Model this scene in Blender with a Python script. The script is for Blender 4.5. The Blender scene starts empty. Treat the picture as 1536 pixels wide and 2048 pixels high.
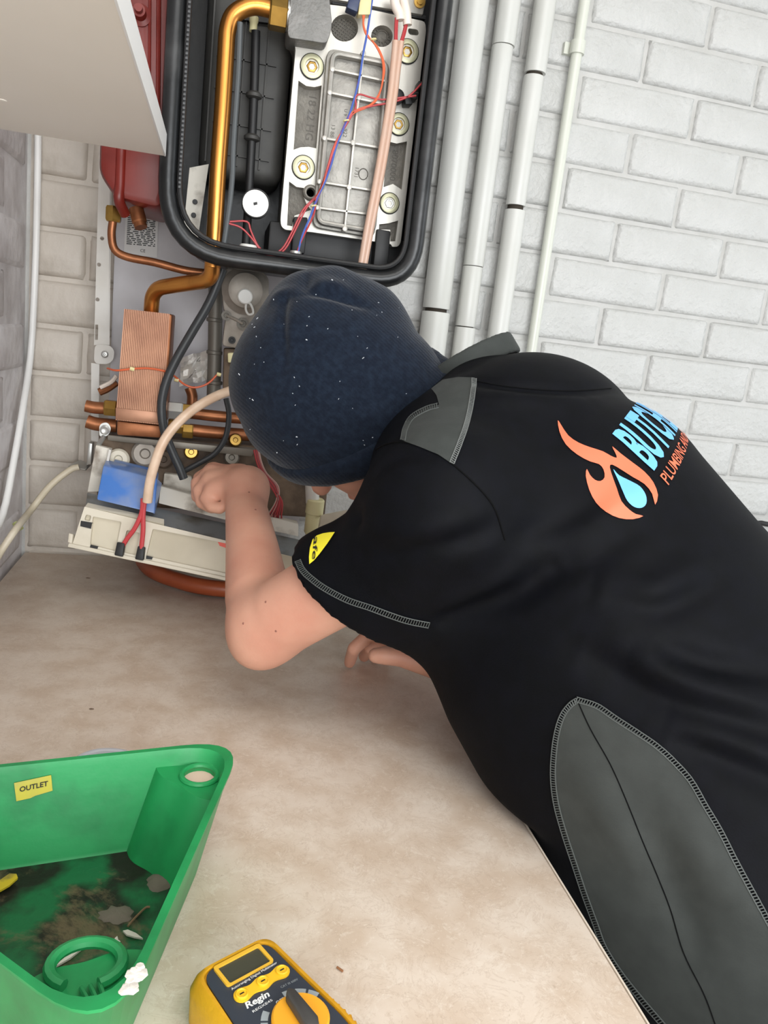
import bpy, bmesh, math, random
import numpy as np
from mathutils import Vector, Matrix
from mathutils.bvhtree import BVHTree
from mathutils.geometry import delaunay_2d_cdt

random.seed(7)
SC = bpy.context.scene
COL = SC.collection

# ---------- camera (1536 x 2048 frame, 1537 px focal length) ----------
M = np.array([[0.97205151, -0.20503562, 0.1143515], [0.06522408, -0.23205049, -0.9705145], [0.22552536, 0.95084855, -0.21219177]])
FOC = 1537.27
C = np.array([.2962, -1.354, 1.322])
cam_d = bpy.data.cameras.new('camera')
cam_d.sensor_fit = 'VERTICAL'; cam_d.sensor_height = 24.0; cam_d.lens = FOC * 24.0 / 2048.0
cam_d.clip_start = .02
cam = bpy.data.objects.new('camera', cam_d); COL.objects.link(cam)
cam.matrix_world = Matrix(((M[0][0], -M[1][0], -M[2][0], C[0]), (M[0][1], -M[1][1], -M[2][1], C[1]), (M[0][2], -M[1][2], -M[2][2], C[2]), (0, 0, 0, 1)))
SC.camera = cam

# ---------- light ----------
def srgb(*c):
    return tuple(((v / 255) / 12.92 if v <= 10 else ((v / 255 + .055) / 1.055) ** 2.4) for v in c)
W = bpy.data.worlds.new('world'); SC.world = W; W.use_nodes = True
W.node_tree.nodes['Background'].inputs[0].default_value = (.93, .97, 1.0, 1)
W.node_tree.nodes['Background'].inputs[1].default_value = .75
def area(name, loc, to, sx, sy, power, color):
    l = bpy.data.lights.new(name, 'AREA'); l.shape = 'RECTANGLE'; l.size = sx; l.size_y = sy; l.energy = power; l.color = color
    o = bpy.data.objects.new(name, l); COL.objects.link(o); o.location = loc
    o.rotation_euler = (Vector(to) - Vector(loc)).to_track_quat('-Z', 'Y').to_euler()
    return o
area('window_light', (.75, -2.66, 1.40), (.30, -.3, 1.15), 1.5, 1.1, 46, (.95, .98, 1.0))
area('ceiling_light', (.70, -1.60, 2.36), (.5, -1.05, .9), 1.2, .5, 12, (1.0, .98, .95))
area('side_window', (2.62, -1.0, 1.55), (.8, -.8, 1.1), 1.0, 1.0, 7, (.88, .94, 1.0))
SC.view_settings.view_transform = 'Standard'
SC.view_settings.look = 'None'
SC.view_settings.gamma = 1.0
SC.view_settings.use_curve_mapping = False
SC.view_settings.exposure = 0.0
SC.cycles.use_denoising = True

# ---------- a point seen at a pixel, at its own real depth ----------
def ray(x, y): return M.T @ np.array([(x - 768) / FOC, (y - 1024) / FOC, 1.0])
def at(x, y, Y): r = ray(x, y); return C + r * ((Y - C[1]) / r[1])
def dist(x, y, d): return C + ray(x, y) * d
def onz(x, y, z): r = ray(x, y); return C + r * ((z - C[2]) / r[2])
def onx(x, y, X): r = ray(x, y); return C + r * ((X - C[0]) / r[0])
def c1(x, y): return (x * .3646, y * .3646)
def c2(x, y): return (440 + x * .3255, y * .3255)
def c3(x, y): return (x * .3646, 560 + y * .3646)
def c4(x, y): return (380 + x * .3646, 480 + y * .3646)
def c5(x, y): return (820 + x * .4661, y * .4661)
def c6(x, y): return (x * .46875, 1440 + y * .46875)
def c7(x, y): return (440 + x * .3646, 860 + y * .3646)
def c8(x, y): return (760 + x * .5052, 660 + y * .5052)
def cd(x, y): return (900 + x * .41406, 1200 + y * .41406)
def cm(x, y): return (340 + x * .2604, 1820 + y * .2604)
def ca(x, y): return (440 + x * .2995, 860 + y * .2995)

# ---------- objects ----------
WORLD = {}
def empty(name, loc, label, cat, group=None):
    o = bpy.data.objects.new(name, None); COL.objects.link(o)
    o.location = Vector(loc); o.empty_display_size = .02
    WORLD[o.name] = Matrix.Translation(Vector(loc))
    o['label'] = label; o['category'] = cat
    if group: o['group'] = group
    return o
def tag(o, label=None, cat=None, group=None, kind=None):
    if label: o['label'] = label
    if cat: o['category'] = cat
    if group: o['group'] = group
    if kind: o['kind'] = kind
    return o
def link(name, me, parent=None, mtx=None):
    o = bpy.data.objects.new(name, me); COL.objects.link(o)
    if mtx is not None: o.matrix_world = mtx
    if parent is not None:
        o.parent = parent
        o.matrix_parent_inverse = WORLD.get(parent.name, Matrix()).inverted()
    return o

def inside(p, poly):
    c = False; n = len(poly)
    for i in range(n):
        (x1, y1), (x2, y2) = poly[i], poly[i - 1]
        if (y1 > p[1]) != (y2 > p[1]) and p[0] < (x2 - x1) * (p[1] - y1) / (y2 - y1) + x1: c = not c
    return c

class MB:
    """collects pieces of one mesh"""
    def __init__(s): s.v = []; s.f = []
    def add(s, vs, fs):
        n = len(s.v); s.v += [tuple(map(float, p)) for p in vs]; s.f += [tuple(i + n for i in f) for f in fs]; return s
    def hexa(s, q, off):                    # four corners and the thickness vector
        q = [np.asarray(p, float) for p in q]; o = [p + np.asarray(off, float) for p in q]
        return s.add(q + o, [(0, 1, 2, 3), (7, 6, 5, 4), (0, 4, 5, 1), (1, 5, 6, 2), (2, 6, 7, 3), (3, 7, 4, 0)])
    def box(s, lo, hi):
        (a, b, c), (d, e, g) = lo, hi
        return s.add([(a, b, c), (d, b, c), (d, e, c), (a, e, c), (a, b, g), (d, b, g), (d, e, g), (a, e, g)],
                     [(3, 2, 1, 0), (4, 5, 6, 7), (0, 1, 5, 4), (1, 2, 6, 5), (2, 3, 7, 6), (3, 0, 4, 7)])
    def tube(s, pts, r, n=12, closed=False, smooth=4):
        pts = [np.asarray(p, float) for p in pts]
        if smooth and len(pts) > 2: pts = spline(pts, smooth, closed)
        m = len(pts); rr = r if hasattr(r, '__len__') else [r] * m
        if len(rr) != m: rr = np.interp(np.linspace(0, 1, m), np.linspace(0, 1, len(rr)), rr)
        vs = []; prev = None
        for i in range(m):
            a = pts[(i - 1) % m] if (closed or i) else pts[0]; b = pts[(i + 1) % m] if (closed or i < m - 1) else pts[-1]
            t = b - a; t = t / (np.linalg.norm(t) + 1e-12)
            if prev is None:
                prev = np.cross(t, (0, 0, 1.0)) if abs(t[2]) < .9 else np.cross(t, (1.0, 0, 0))
            u = prev - t * (prev @ t); u /= np.linalg.norm(u) + 1e-12; prev = u; w = np.cross(t, u)
            for k in range(n):
                an = 2 * math.pi * k / n
                vs.append(pts[i] + rr[i] * (math.cos(an) * u + math.sin(an) * w))
        fs = []
        for i in range(m if closed else m - 1):
            j = (i + 1) % m
            for k in range(n):
                fs.append((i * n + k, i * n + (k + 1) % n, j * n + (k + 1) % n, j * n + k))
        if not closed:
            fs.append(tuple(range(n - 1, -1, -1))); fs.append(tuple((m - 1) * n + k for k in range(n)))
        return s.add(vs, fs)
    def cyl(s, a, b, r, n=24, r2=None):
        return s.tube([a, b], [r, r if r2 is None else r2], n, smooth=0)
    def lathe(s, a, axis, prof, n=24):      # prof: [(distance along axis, radius)]
        a = np.asarray(a, float); axis = np.asarray(axis, float) / np.linalg.norm(axis)
        u = np.cross(axis, (0, 0, 1.0)) if abs(axis[2]) < .9 else np.cross(axis, (1.0, 0, 0)); u /= np.linalg.norm(u); w = np.cross(axis, u)
        vs = []; fs = []
        for (h, r) in prof:
            for k in range(n):
                an = 2 * math.pi * k / n
                vs.append(a + axis * h + max(r, 1e-5) * (math.cos(an) * u + math.sin(an) * w))
        for i in range(len(prof) - 1):
            for k in range(n): fs.append((i * n + k, i * n + (k + 1) % n, (i + 1) * n + (k + 1) % n, (i + 1) * n + k))
        fs.append(tuple(range(n - 1, -1, -1))); fs.append(tuple((len(prof) - 1) * n + k for k in range(n)))
        return s.add(vs, fs)
    def prism(s, pts, off):                 # a closed outline pushed along a vector
        pts = [np.asarray(p, float) for p in pts]; n = len(pts); off = np.asarray(off, float)
        fs = [tuple(range(n)), tuple(2 * n - 1 - i for i in range(n))]
        fs += [(i, i + n, (i + 1) % n + n, (i + 1) % n) for i in range(n)]
        return s.add(pts + [p + off for p in pts], fs)
    def plate(s, outline, holes, off):      # flat plate with holes cut through it; outlines are coplanar 3-D loops
        loops = [[np.asarray(p, float) for p in l] for l in [outline] + list(holes)]
        P0 = loops[0][0]; off = np.asarray(off, float); nn = off / np.linalg.norm(off)
        u = np.cross(nn, (0, 0, 1.0)) if abs(nn[2]) < .9 else np.cross(nn, (1.0, 0, 0)); u /= np.linalg.norm(u); w = np.cross(nn, u)
        v2 = []; ed = []
        for l in loops:
            b = len(v2); v2 += [Vector(((p - P0) @ u, (p - P0) @ w)) for p in l]
            ed += [(b + i, b + (i + 1) % len(l)) for i in range(len(l))]
        ov, oe, of, *_ = delaunay_2d_cdt(v2, ed, [], 1, 1e-6)
        hl = [[((p - P0) @ u, (p - P0) @ w) for p in l] for l in loops[1:]]
        of = [f for f in of if not any(inside(sum((ov[i] for i in f), Vector((0, 0))) / len(f), h) for h in hl)]
        top = [P0 + u * p[0] + w * p[1] for p in ov]; k = len(top)
        s.add(top + [p + off for p in top], [tuple(f) for f in of] + [tuple(i + k for i in reversed(f)) for f in of])
        for l in loops:
            m = len(l); s.add(l + [p + off for p in l], [(i, (i + 1) % m, (i + 1) % m + m, i + m) for i in range(m)])
        return s
    def build(s, name, mat, parent=None, bevel=0, angle=35, fix=True, seg=2):
        me = bpy.data.meshes.new(name); me.from_pydata(s.v, [], s.f)
        bm = bmesh.new(); bm.from_mesh(me)
        if fix:
            bmesh.ops.remove_doubles(bm, verts=bm.verts, dist=1e-6)
            bmesh.ops.recalc_face_normals(bm, faces=bm.faces)
        if bevel:
            es = [e for e in bm.edges if len(e.link_faces) == 2 and e.calc_face_angle(0) > .6]
            bmesh.ops.bevel(bm, geom=es, offset=bevel, segments=seg, affect='EDGES', profile=.5, clamp_overlap=True)
        bm.to_mesh(me); bm.free()
        me.polygons.foreach_set('use_smooth', [True] * len(me.polygons))
        me.set_sharp_from_angle(angle=math.radians(angle))
        me.materials.append(mat)
        return link(name, me, parent)

def spline(pts, n=4, closed=False):         # Catmull-Rom through the points
    m = len(pts); out = []
    for i in range(m if closed else m - 1):
        p1, p2 = pts[i], pts[(i + 1) % m]
        p0 = pts[(i - 1) % m] if (closed or i) else p1 * 2 - p2
        p3 = pts[(i + 2) % m] if (closed or i < m - 2) else p2 * 2 - p1
        for k in range(n):
            t = k / n
            out.append(.5 * (2 * p1 + (p2 - p0) * t + (2 * p0 - 5 * p1 + 4 * p2 - p3) * t * t + (3 * p1 - p0 - 3 * p2 + p3) * t ** 3))
    if not closed: out.append(pts[-1])
    return out
def rounded(pts, r, n=5):                   # rounds the corners of a closed loop of 3-D points
    pts = [np.asarray(p, float) for p in pts]; m = len(pts); out = []
    rr = r if hasattr(r, '__len__') else [r] * m
    for i in range(m):
        p, a, b = pts[i], pts[i - 1], pts[(i + 1) % m]
        da, db = a - p, b - p; la, lb = np.linalg.norm(da), np.linalg.norm(db)
        q = min(rr[i], la * .49, lb * .49); A = p + da / la * q; B = p + db / lb * q
        for k in range(n + 1):
            t = k / n; out.append((1 - t) ** 2 * A + 2 * t * (1 - t) * p + t * t * B)
    return out
def circle(c, u, w, r, n=24, r2=None):
    r2 = r2 or r
    return [np.asarray(c) + np.asarray(u) * r * math.cos(2 * math.pi * k / n) + np.asarray(w) * r2 * math.sin(2 * math.pi * k / n) for k in range(n)]
X_, Y_, Z_ = np.eye(3)

def text_mesh(body, size=1.0, bold=0.0, shear=0.0, spacing=1.0):
    cu = bpy.data.curves.new('lettering', 'FONT'); cu.body = body; cu.size = size; cu.offset = bold; cu.shear = shear; cu.space_character = spacing
    cu.resolution_u = 3
    o = bpy.data.objects.new('lettering', cu); COL.objects.link(o)
    dg = bpy.context.evaluated_depsgraph_get()
    me = bpy.data.meshes.new_from_object(o.evaluated_get(dg))
    vs = [tuple(v.co) for v in me.vertices]; fs = [tuple(p.vertices) for p in me.polygons]
    bpy.data.objects.remove(o); bpy.data.curves.remove(cu); bpy.data.meshes.remove(me)
    return np.array(vs), fs
def flat_text(name, body, org, u, w, height, mat, parent, bold=0.0, shear=0.0, width=None, lift=0.0004, spacing=1.0):
    vs, fs = text_mesh(body, 1.0, bold, shear, spacing)
    h = vs[:, 1].max() - vs[:, 1].min(); k = height / h; kx = k
    if width: kx = width / (vs[:, 0].max() - vs[:, 0].min())
    u = np.asarray(u, float) / np.linalg.norm(u); w = np.asarray(w, float) / np.linalg.norm(w); n = np.cross(u, w)
    P = [np.asarray(org) + u * kx * (v[0] - vs[:, 0].min()) + w * k * (v[1] - vs[:, 1].min()) + n * lift for v in vs]
    mb = MB(); mb.add(P, fs)
    return mb.build(name, mat, parent, fix=False)

# ---------- materials ----------
MATS = {}
def mat(name, col, rough=.5, metal=0.0, col2=None, scale=30.0, bump=0.0, bscale=None, detail=4.0, ramp=(.35, .65), spec=.5, sss=0.0, coat=0.0, stretch=None, sheen=0.0, trans=0.0, rnd=0.0):
    if name in MATS: return MATS[name]
    m = bpy.data.materials.new(name); m.use_nodes = True; nt = m.node_tree; N = nt.nodes; L = nt.links
    b = N['Principled BSDF']; c = srgb(*col)
    b.inputs['Base Color'].default_value = (*c, 1); b.inputs['Roughness'].default_value = rough; b.inputs['Metallic'].default_value = metal
    b.inputs['Specular IOR Level'].default_value = spec
    if sss:
        b.inputs['Subsurface Weight'].default_value = sss; b.inputs['Subsurface Radius'].default_value = (1, .35, .2); b.inputs['Subsurface Scale'].default_value = .006
    if coat: b.inputs['Coat Weight'].default_value = coat
    if sheen: b.inputs['Sheen Weight'].default_value = sheen; b.inputs['Sheen Roughness'].default_value = .4
    if trans: b.inputs['Transmission Weight'].default_value = trans
    tc = N.new('ShaderNodeTexCoord'); vec = tc.outputs['Object']
    if stretch:
        mp = N.new('ShaderNodeMapping'); mp.inputs['Scale'].default_value = stretch; L.new(vec, mp.inputs['Vector']); vec = mp.outputs['Vector']
    if col2 is not None:
        nz = N.new('ShaderNodeTexNoise'); nz.inputs['Scale'].default_value = scale; nz.inputs['Detail'].default_value = detail; L.new(vec, nz.inputs['Vector'])
        rp = N.new('ShaderNodeValToRGB'); rp.color_ramp.elements[0].position = ramp[0]; rp.color_ramp.elements[1].position = ramp[1]
        rp.color_ramp.elements[0].color = (*c, 1); rp.color_ramp.elements[1].color = (*srgb(*col2), 1)
        L.new(nz.outputs['Fac'], rp.inputs['Fac']); out = rp.outputs['Color']
        if rnd:
            oi = N.new('ShaderNodeObjectInfo'); hs = N.new('ShaderNodeHueSaturation'); mr = N.new('ShaderNodeMapRange')
            mr.inputs['To Min'].default_value = 1 - rnd; mr.inputs['To Max'].default_value = 1 + rnd
            L.new(oi.outputs['Random'], mr.inputs['Value']); L.new(mr.outputs['Result'], hs.inputs['Value']); L.new(out, hs.inputs['Color']); out = hs.outputs['Color']
        L.new(out, b.inputs['Base Color'])
    if bump:
        nb = N.new('ShaderNodeTexNoise'); nb.inputs['Scale'].default_value = bscale or scale; nb.inputs['Detail'].default_value = detail; L.new(vec, nb.inputs['Vector'])
        bp = N.new('ShaderNodeBump'); bp.inputs['Strength'].default_value = bump; bp.inputs['Distance'].default_value = .004
        L.new(nb.outputs['Fac'], bp.inputs['Height']); L.new(bp.outputs['Normal'], b.inputs['Normal'])
    MATS[name] = m
    return m
# ---------- the room ----------
M_wall = mat('white_masonry_paint', (184, 184, 181), .38, col2=(195, 195, 193), scale=9, bump=1.0, bscale=85, detail=7, rnd=.015)
M_joint = mat('painted_mortar', (180, 179, 175), .45, col2=(190, 189, 186), scale=18, bump=.5, bscale=70)
M_lwall = mat('old_white_paint', (232, 229, 230), .5, col2=(196, 190, 190), scale=14, bump=.5, bscale=60, rnd=.03)
M_floor = mat('pale_floor', (176, 170, 160), .6, col2=(190, 184, 174), scale=5)
M_ceil = mat('ceiling_paint', (235, 234, 230), .8)

wall_back = MB().box((-.12, .0070, 0), (2.7, .13, 2.42)).build('wall_back', M_joint); tag(wall_back, kind='structure')
wall_left = MB().box((-.13, -2.7, 0), (-.0055, .012, 2.42)).build('wall_left', M_lwall); tag(wall_left, kind='structure')
floor = MB().box((-.13, -2.7, -.05), (2.7, .13, 0)).build('floor', M_floor); tag(floor, kind='structure')
ceiling = MB().box((-.13, -2.7, 2.42), (2.7, .13, 2.47)).build('ceiling', M_ceil); tag(ceiling, kind='structure')

def brick_mesh(w, h, d, m, seed):           # front grid with rounded edges, an uneven painted face and a returned side
    rnd = random.Random(seed); nx, nz = 7, 4; mb = MB(); vs = []; fs = []
    xs = [0, .003, .009, w - .009, w - .003, w]
    zs = [0, .003, .009, h - .009, h - .003, h]
    for j, z in enumerate(zs):
        for i, x in enumerate(xs):
            e = (i in (0, len(xs) - 1)) or (j in (0, len(zs) - 1))
            e2 = i in (1, len(xs) - 2) or j in (1, len(zs) - 2)
            vs.append((x - w / 2 + rnd.uniform(-.0014, .0014), (.0078 if e else .0014 if e2 else -rnd.uniform(0, .0012)), z - h / 2 + rnd.uniform(-.0010, .0010)))
    n = len(xs)
    for j in range(len(zs) - 1):
        for i in range(n - 1): fs.append((j * n + i, j * n + i + 1, (j + 1) * n + i + 1, (j + 1) * n + i))
    ring = [i for i in range(n)] + [j * n + n - 1 for j in range(1, len(zs))] + [(len(zs) - 1) * n + i for i in range(n - 2, -1, -1)] + [j * n for j in range(len(zs) - 2, 0, -1)]
    b = len(vs); vs += [(vs[i][0], d, vs[i][2]) for i in ring]
    for k in range(len(ring)): fs.append((ring[k], b + k, b + (k + 1) % len(ring), ring[(k + 1) % len(ring)]))
    me = bpy.data.meshes.new('brick'); me.from_pydata(vs, [], fs)
    bm = bmesh.new(); bm.from_mesh(me); bmesh.ops.recalc_face_normals(bm, faces=bm.faces); bm.to_mesh(me); bm.free()
    me.polygons.foreach_set('use_smooth', [True] * len(me.polygons)); me.set_sharp_from_angle(angle=math.radians(60)); me.materials.append(m)
    return me
BW, BH = .2185, .0685
full = [brick_mesh(BW, BH, .02, M_wall, i) for i in range(7)]
M_cwall = mat('shaded_grubby_paint', (196, 187, 176), .5, col2=(160, 150, 138), scale=11, detail=7, ramp=(.5, .8), bump=.6, bscale=60, rnd=.03)  # grubby paint, with shade and warm light off the worktop mixed into its colour
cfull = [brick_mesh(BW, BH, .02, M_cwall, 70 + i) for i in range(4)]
lfull = [brick_mesh(BW, BH, .02, M_lwall, 40 + i) for i in range(5)]
MB().box((0, .0062, .7), (.175, .02, 2.2)).build('shade_toned_mortar', M_cwall, wall_back)  # joints behind the boiler carry the same painted-in shade tone
xj = at(1291, 126, 0)[0]; zj = 1.888
for row in range(-4, 16):
    z = zj - .075 * row - .0375
    if z < .72: continue
    x0 = xj + (.1125 if row % 2 else 0.0)
    k0 = math.ceil((0 - x0 - .2) / .225)
    for k in range(k0, k0 + 9):
        a, b = x0 + k * .225 + .0033, x0 + (k + 1) * .225 - .0033
        if a > 1.78: continue
        if b < .04: continue
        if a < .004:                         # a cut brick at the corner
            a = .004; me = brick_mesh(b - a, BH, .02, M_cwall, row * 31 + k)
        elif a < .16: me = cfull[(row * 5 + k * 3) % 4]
        else: me = full[(row * 5 + k * 3) % 7]
        link('brick', me, wall_back, Matrix.Translation(((a + b) / 2, random.uniform(-.0012, .0012), z)) @ Matrix.Rotation(random.uniform(-.006, .006), 4, 'Y'))
RZ = Matrix.Rotation(math.radians(90), 4, 'Z')
for row in range(-3, 14):
    z = zj - .075 * row - .0375 + .004
    if z < .9: continue
    for k in range(5):
        y = -.02 - .225 * k - (.1125 if row % 2 else 0)
        link('brick', lfull[(row * 3 + k) % 5], wall_left, Matrix.Translation((-.0015 + random.uniform(-.001, .001), y - .107, z)) @ RZ)

# worktop: 600 mm laminate along the left wall
M_lam = mat('stone_laminate', (206, 186, 166), .38, col2=(222, 207, 191), scale=24, detail=9, ramp=(.36, .62), bump=.03, bscale=200)
nt = M_lam.node_tree                         # fine darker veins over the broad mottling
def add_veins(m, dark, scale, lo, hi, amount, dist_=1.2):
    nt = m.node_tree; N = nt.nodes; L = nt.links; b = N['Principled BSDF']
    src = b.inputs['Base Color'].links[0].from_socket
    n2 = N.new('ShaderNodeTexNoise'); n2.inputs['Scale'].default_value = scale; n2.inputs['Detail'].default_value = 12; n2.inputs['Roughness'].default_value = .75; n2.inputs['Distortion'].default_value = dist_
    tc = N.new('ShaderNodeTexCoord'); L.new(tc.outputs['Object'], n2.inputs['Vector'])
    r2 = N.new('ShaderNodeValToRGB'); e = r2.color_ramp.elements
    e[0].position = lo; e[0].color = (0, 0, 0, 1); e[1].position = hi; e[1].color = (0, 0, 0, 1)
    q = e.new((lo + hi) / 2); q.color = (1, 1, 1, 1)
    L.new(n2.outputs['Fac'], r2.inputs['Fac'])
    mx = N.new('ShaderNodeMix'); mx.data_type = 'RGBA'
    ma = N.new('ShaderNodeMath'); ma.operation = 'MULTIPLY'; ma.inputs[1].default_value = amount
    L.new(r2.outputs['Color'], ma.inputs[0]); L.new(ma.outputs[0], mx.inputs[0]); L.new(src, mx.inputs[6]); mx.inputs[7].default_value = (*srgb(*dark), 1)
    L.new(mx.outputs[2], b.inputs['Base Color'])
add_veins(M_lam, (166, 138, 114), 34, .50, .54, .30)
add_veins(M_lam, (232, 221, 207), 70, .56, .66, .45)
add_veins(M_lam, (170, 146, 124), 190, .58, .74, .45)
add_veins(M_lam, (238, 228, 216), 240, .28, .42, .5)
M_lamedge = mat('pale_edge_band', (214, 202, 186), .4)
M_cab = mat('cabinet_board', (222, 220, 214), .5)
top = empty('worktop', (.3, -.65, .872), 'beige mottled stone-effect laminate worktop running up to the brick wall', 'worktop')
MB().box((.002, -2.2, .872), (.5995, -.004, .91)).build('slab', M_lam, top, bevel=.003)
MB().box((.5996, -2.2, .8725), (.601, -.004, .9095)).build('edge_band', M_lamedge, top)
MB().box((.56, -2.2, .0), (.578, -.05, .872)).build('front_panel', M_cab, top)
MB().box((.004, -.07, .0), (.56, -.05, .872)).build('end_panel', M_cab, top)

# white shelf board beside the boiler
M_shelf = mat('shelf_underside', (236, 229, 217), .55, col2=(240, 234, 224), scale=3)
M_shelfe = mat('shelf_edge', (238, 238, 236), .35)
p_far = at(330, 312, -.335); zs = p_far[2]
sh = empty('shelf', (.1, -.6, zs), 'white laminated shelf board on the wall, high beside the red vessel', 'shelf')
MB().box((.0, -1.15, zs), (p_far[0] - .001, -.335, zs + .024)).build('board', M_shelf, sh)
MB().box((p_far[0] - .001, -1.15, zs - .0003), (p_far[0] + .0008, -.3345, zs + .0243)).build('edge_strip', M_shelfe, sh)
MB().lathe(onz(4, 200, zs), (0, 0, -1), [(0, .0045), (.0008, .0045), (.0012, .003)], 16).build('screw_cap', M_shelf, sh)

# white pipe covers and the thin conduit on the brick wall
M_pipe = mat('white_pipe_plastic', (205, 205, 201), .35, col2=(198, 198, 192), scale=5, bump=.08, bscale=30)
M_pipe2 = mat('cream_conduit_plastic', (205, 207, 196), .3)
M_dark = mat('dark_gap', (48, 40, 30), .8)
def pipe(name, label, pxl, pyl, r, Yc, sections, gap, group, offs=None):
    a = at(pxl, pyl, Yc); x = a[0]
    o = empty(name, (x, Yc, .92), label, 'pipe', group)
    MB().cyl((x, Yc, .915), (x, Yc, 2.41), r * .8, 16).build('inner_pipe', M_dark, o)
    zs_ = [2.41] + [at(pxl + (yy - pyl) * -.13, yy, Yc - r)[2] for yy in sections] + [.913]
    for i in range(len(zs_) - 1):
        rr = r * (1 + (offs[i] if offs else 0)); g = gap / 2
        MB().lathe((x + (offs[i] * r if offs else 0), Yc, zs_[i + 1] + (g if i < len(zs_) - 2 else 0)), (0, 0, 1), [(0, rr * .97), (.002, rr), (zs_[i] - zs_[i + 1] - g * 2 - .002, rr), (zs_[i] - zs_[i + 1] - g * 2, rr * .97)], 28).build('cover_section', M_pipe, o)
    return o, x
G = 'white pipe covers beside the boiler'
p1, x1_ = pipe('pipe_cover', 'widest white round pipe cover, next to the black boiler casing', 912, 300, .0235, -.030, [618], .004, G, [0, .04])
p2, x2_ = pipe('pipe_cover', 'middle white pipe cover with two hairline joints near its lower end', 978, 300, .0180, -.028, [84, 531, 653], .0012, G, [.05, -.01, -.03, .02])
p3, x3_ = pipe('pipe_cover', 'white pipe cover with a dark gap halfway, nearest the thin conduit', 1047, 300, .0170, -.028, [142, 411], .005, G, [.06, 0, .06])
a = at(1124, 300, -.018); xc = a[0]
cd4 = empty('conduit', (xc, -.018, .02), 'thin cream round conduit with a saddle clip on the white bricks', 'pipe')
MB().cyl((xc, -.018, .005), (xc, -.018, 2.41), .0092, 20).build('tube', M_pipe2, cd4)
zc = at(1150, 95, -.018)[2]
c_ = MB().lathe((xc, -.018, zc - .010), (0, 0, 1), [(0, .0098), (0, .0125), (.020, .0125), (.020, .0098)], 20); c_.box((xc - .02, -.010, zc - .009), (xc + .014, -.001, zc + .009))
c_.build('saddle_clip', M_pipe2, cd4)

# cables on the left wall
M_cabw = mat('white_cable', (232, 231, 228), .4)
M_cabc = mat('cream_cable', (214, 204, 184), .45, col2=(200, 188, 164), scale=20)
w1 = MB().tube([at(75, 200, -.012), at(76, 270, -.012), at(74, 420, -.012), at(68, 600, -.014), at(60, 720, -.016), onx(46, 815, .012), onx(28, 920, .012), onx(5, 1030, .012), onx(-30, 1085, .012), onx(-90, 1140, .012), onx(-160, 1180, .012)], .0052, 12)
tag(w1.build('cable', M_cabw), 'thick white cable clipped down the corner of the dirty left wall', 'cable')
w2e = empty('cable', onx(20, 1060, .012), 'cream flex bowing from the steel bracket down to the left wall', 'cable')
MB().tube([at(158, 934, -.082), at(140, 940, -.084), at(100, 972, -.09), at(62, 1020, -.10), onx(32, 1058, .03), onx(0, 1106, .014), onx(-30, 1160, .010), onx(-50, 1215, .010)], .0052, 12).build('sheath', M_cabc, w2e)
q = at(33, 1052, -.12)
MB().lathe(onx(36, 1052, .026), (.5, -.4, -.7), [(-.006, .0058), (.006, .0058)], 14).build('tape_mark', mat('green_tape', (176, 182, 120), .5), w2e)
bk = MB().tube([at(1506, 1044, -.012), at(1522, 1046, -.012), at(1545, 1050, -.012), at(1640, 1062, -.012), at(1800, 1075, -.012)], [.002, .0052, .0052, .0035, .0035], 12)
tag(bk.build('cable', mat('black_rubber', (22, 22, 22), .5)), 'black cable end on the white bricks behind the back of the person', 'cable')
# ---------- the opened boiler on the brick wall ----------
M_black = mat('black_casing', (22, 23, 24), .38, col2=(36, 37, 38), scale=25, bump=.08, bscale=120, ramp=(.45, .75))
M_blackp = mat('black_plastic', (24, 24, 25), .55)
M_ribp = mat('dark_grey_plastic', (50, 49, 47), .6, col2=(58, 57, 54), scale=40)
M_rim = mat('rim_steel', (27, 28, 29), .3, metal=.3, col2=(70, 70, 70), scale=14, bump=.1, bscale=60, ramp=(.5, .85))
M_gask = mat('gasket_grey', (70, 71, 72), .5)
M_alu = mat('cast_aluminium', (160, 157, 150), .42, metal=.6, col2=(178, 174, 167), scale=45, bump=.12, bscale=130)
M_alud = mat('sand_cast_aluminium', (112, 108, 101), .62, metal=.35, col2=(128, 124, 116), scale=60, bump=.3, bscale=220)
M_alub = mat('machined_aluminium', (172, 169, 161), .38, metal=.5, col2=(186, 182, 174), scale=30, bump=.06, bscale=150, stretch=(1, 1, .3))
M_cop = mat('copper_tube', (208, 142, 70), .28, metal=.9, col2=(150, 88, 44), scale=28, detail=7, ramp=(.48, .78), stretch=(1, 1, .35))
M_copd = mat('dull_copper', (156, 100, 66), .42, metal=.7, col2=(120, 74, 46), scale=40, ramp=(.4, .75))
M_hx = mat('copper_plates', (168, 124, 98), .45, metal=.5, col2=(142, 100, 78), scale=20)
M_brass = mat('brass', (178, 142, 72), .32, metal=.85, col2=(150, 118, 60), scale=40)
M_zinc = mat('zinc_steel', (186, 186, 182), .35, metal=.7)
M_red = mat('red_vessel_paint', (124, 36, 27), .38, col2=(104, 30, 23), scale=10, bump=.04)
M_frame = mat('white_frame_paint', (214, 211, 205), .4, col2=(200, 195, 186), scale=12)
M_back = mat('grey_back_panel', (196, 192, 195), .4, col2=(176, 171, 172), scale=10)
M_cream = mat('cream_plastic', (212, 204, 186), .45, col2=(186, 176, 156), scale=16, ramp=(.5, .8))
M_creamc = mat('cream_fitting', (214, 206, 160), .45)
M_white = mat('white_plastic', (212, 210, 204), .4)
M_dirty = mat('dirty_white_panel', (206, 200, 188), .5, col2=(106, 90, 74), scale=26, ramp=(.52, .72))
M_chan = mat('dusty_metal_channel', (132, 136, 138), .45, metal=.4, col2=(104, 100, 92), scale=30, ramp=(.45, .7))
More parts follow.
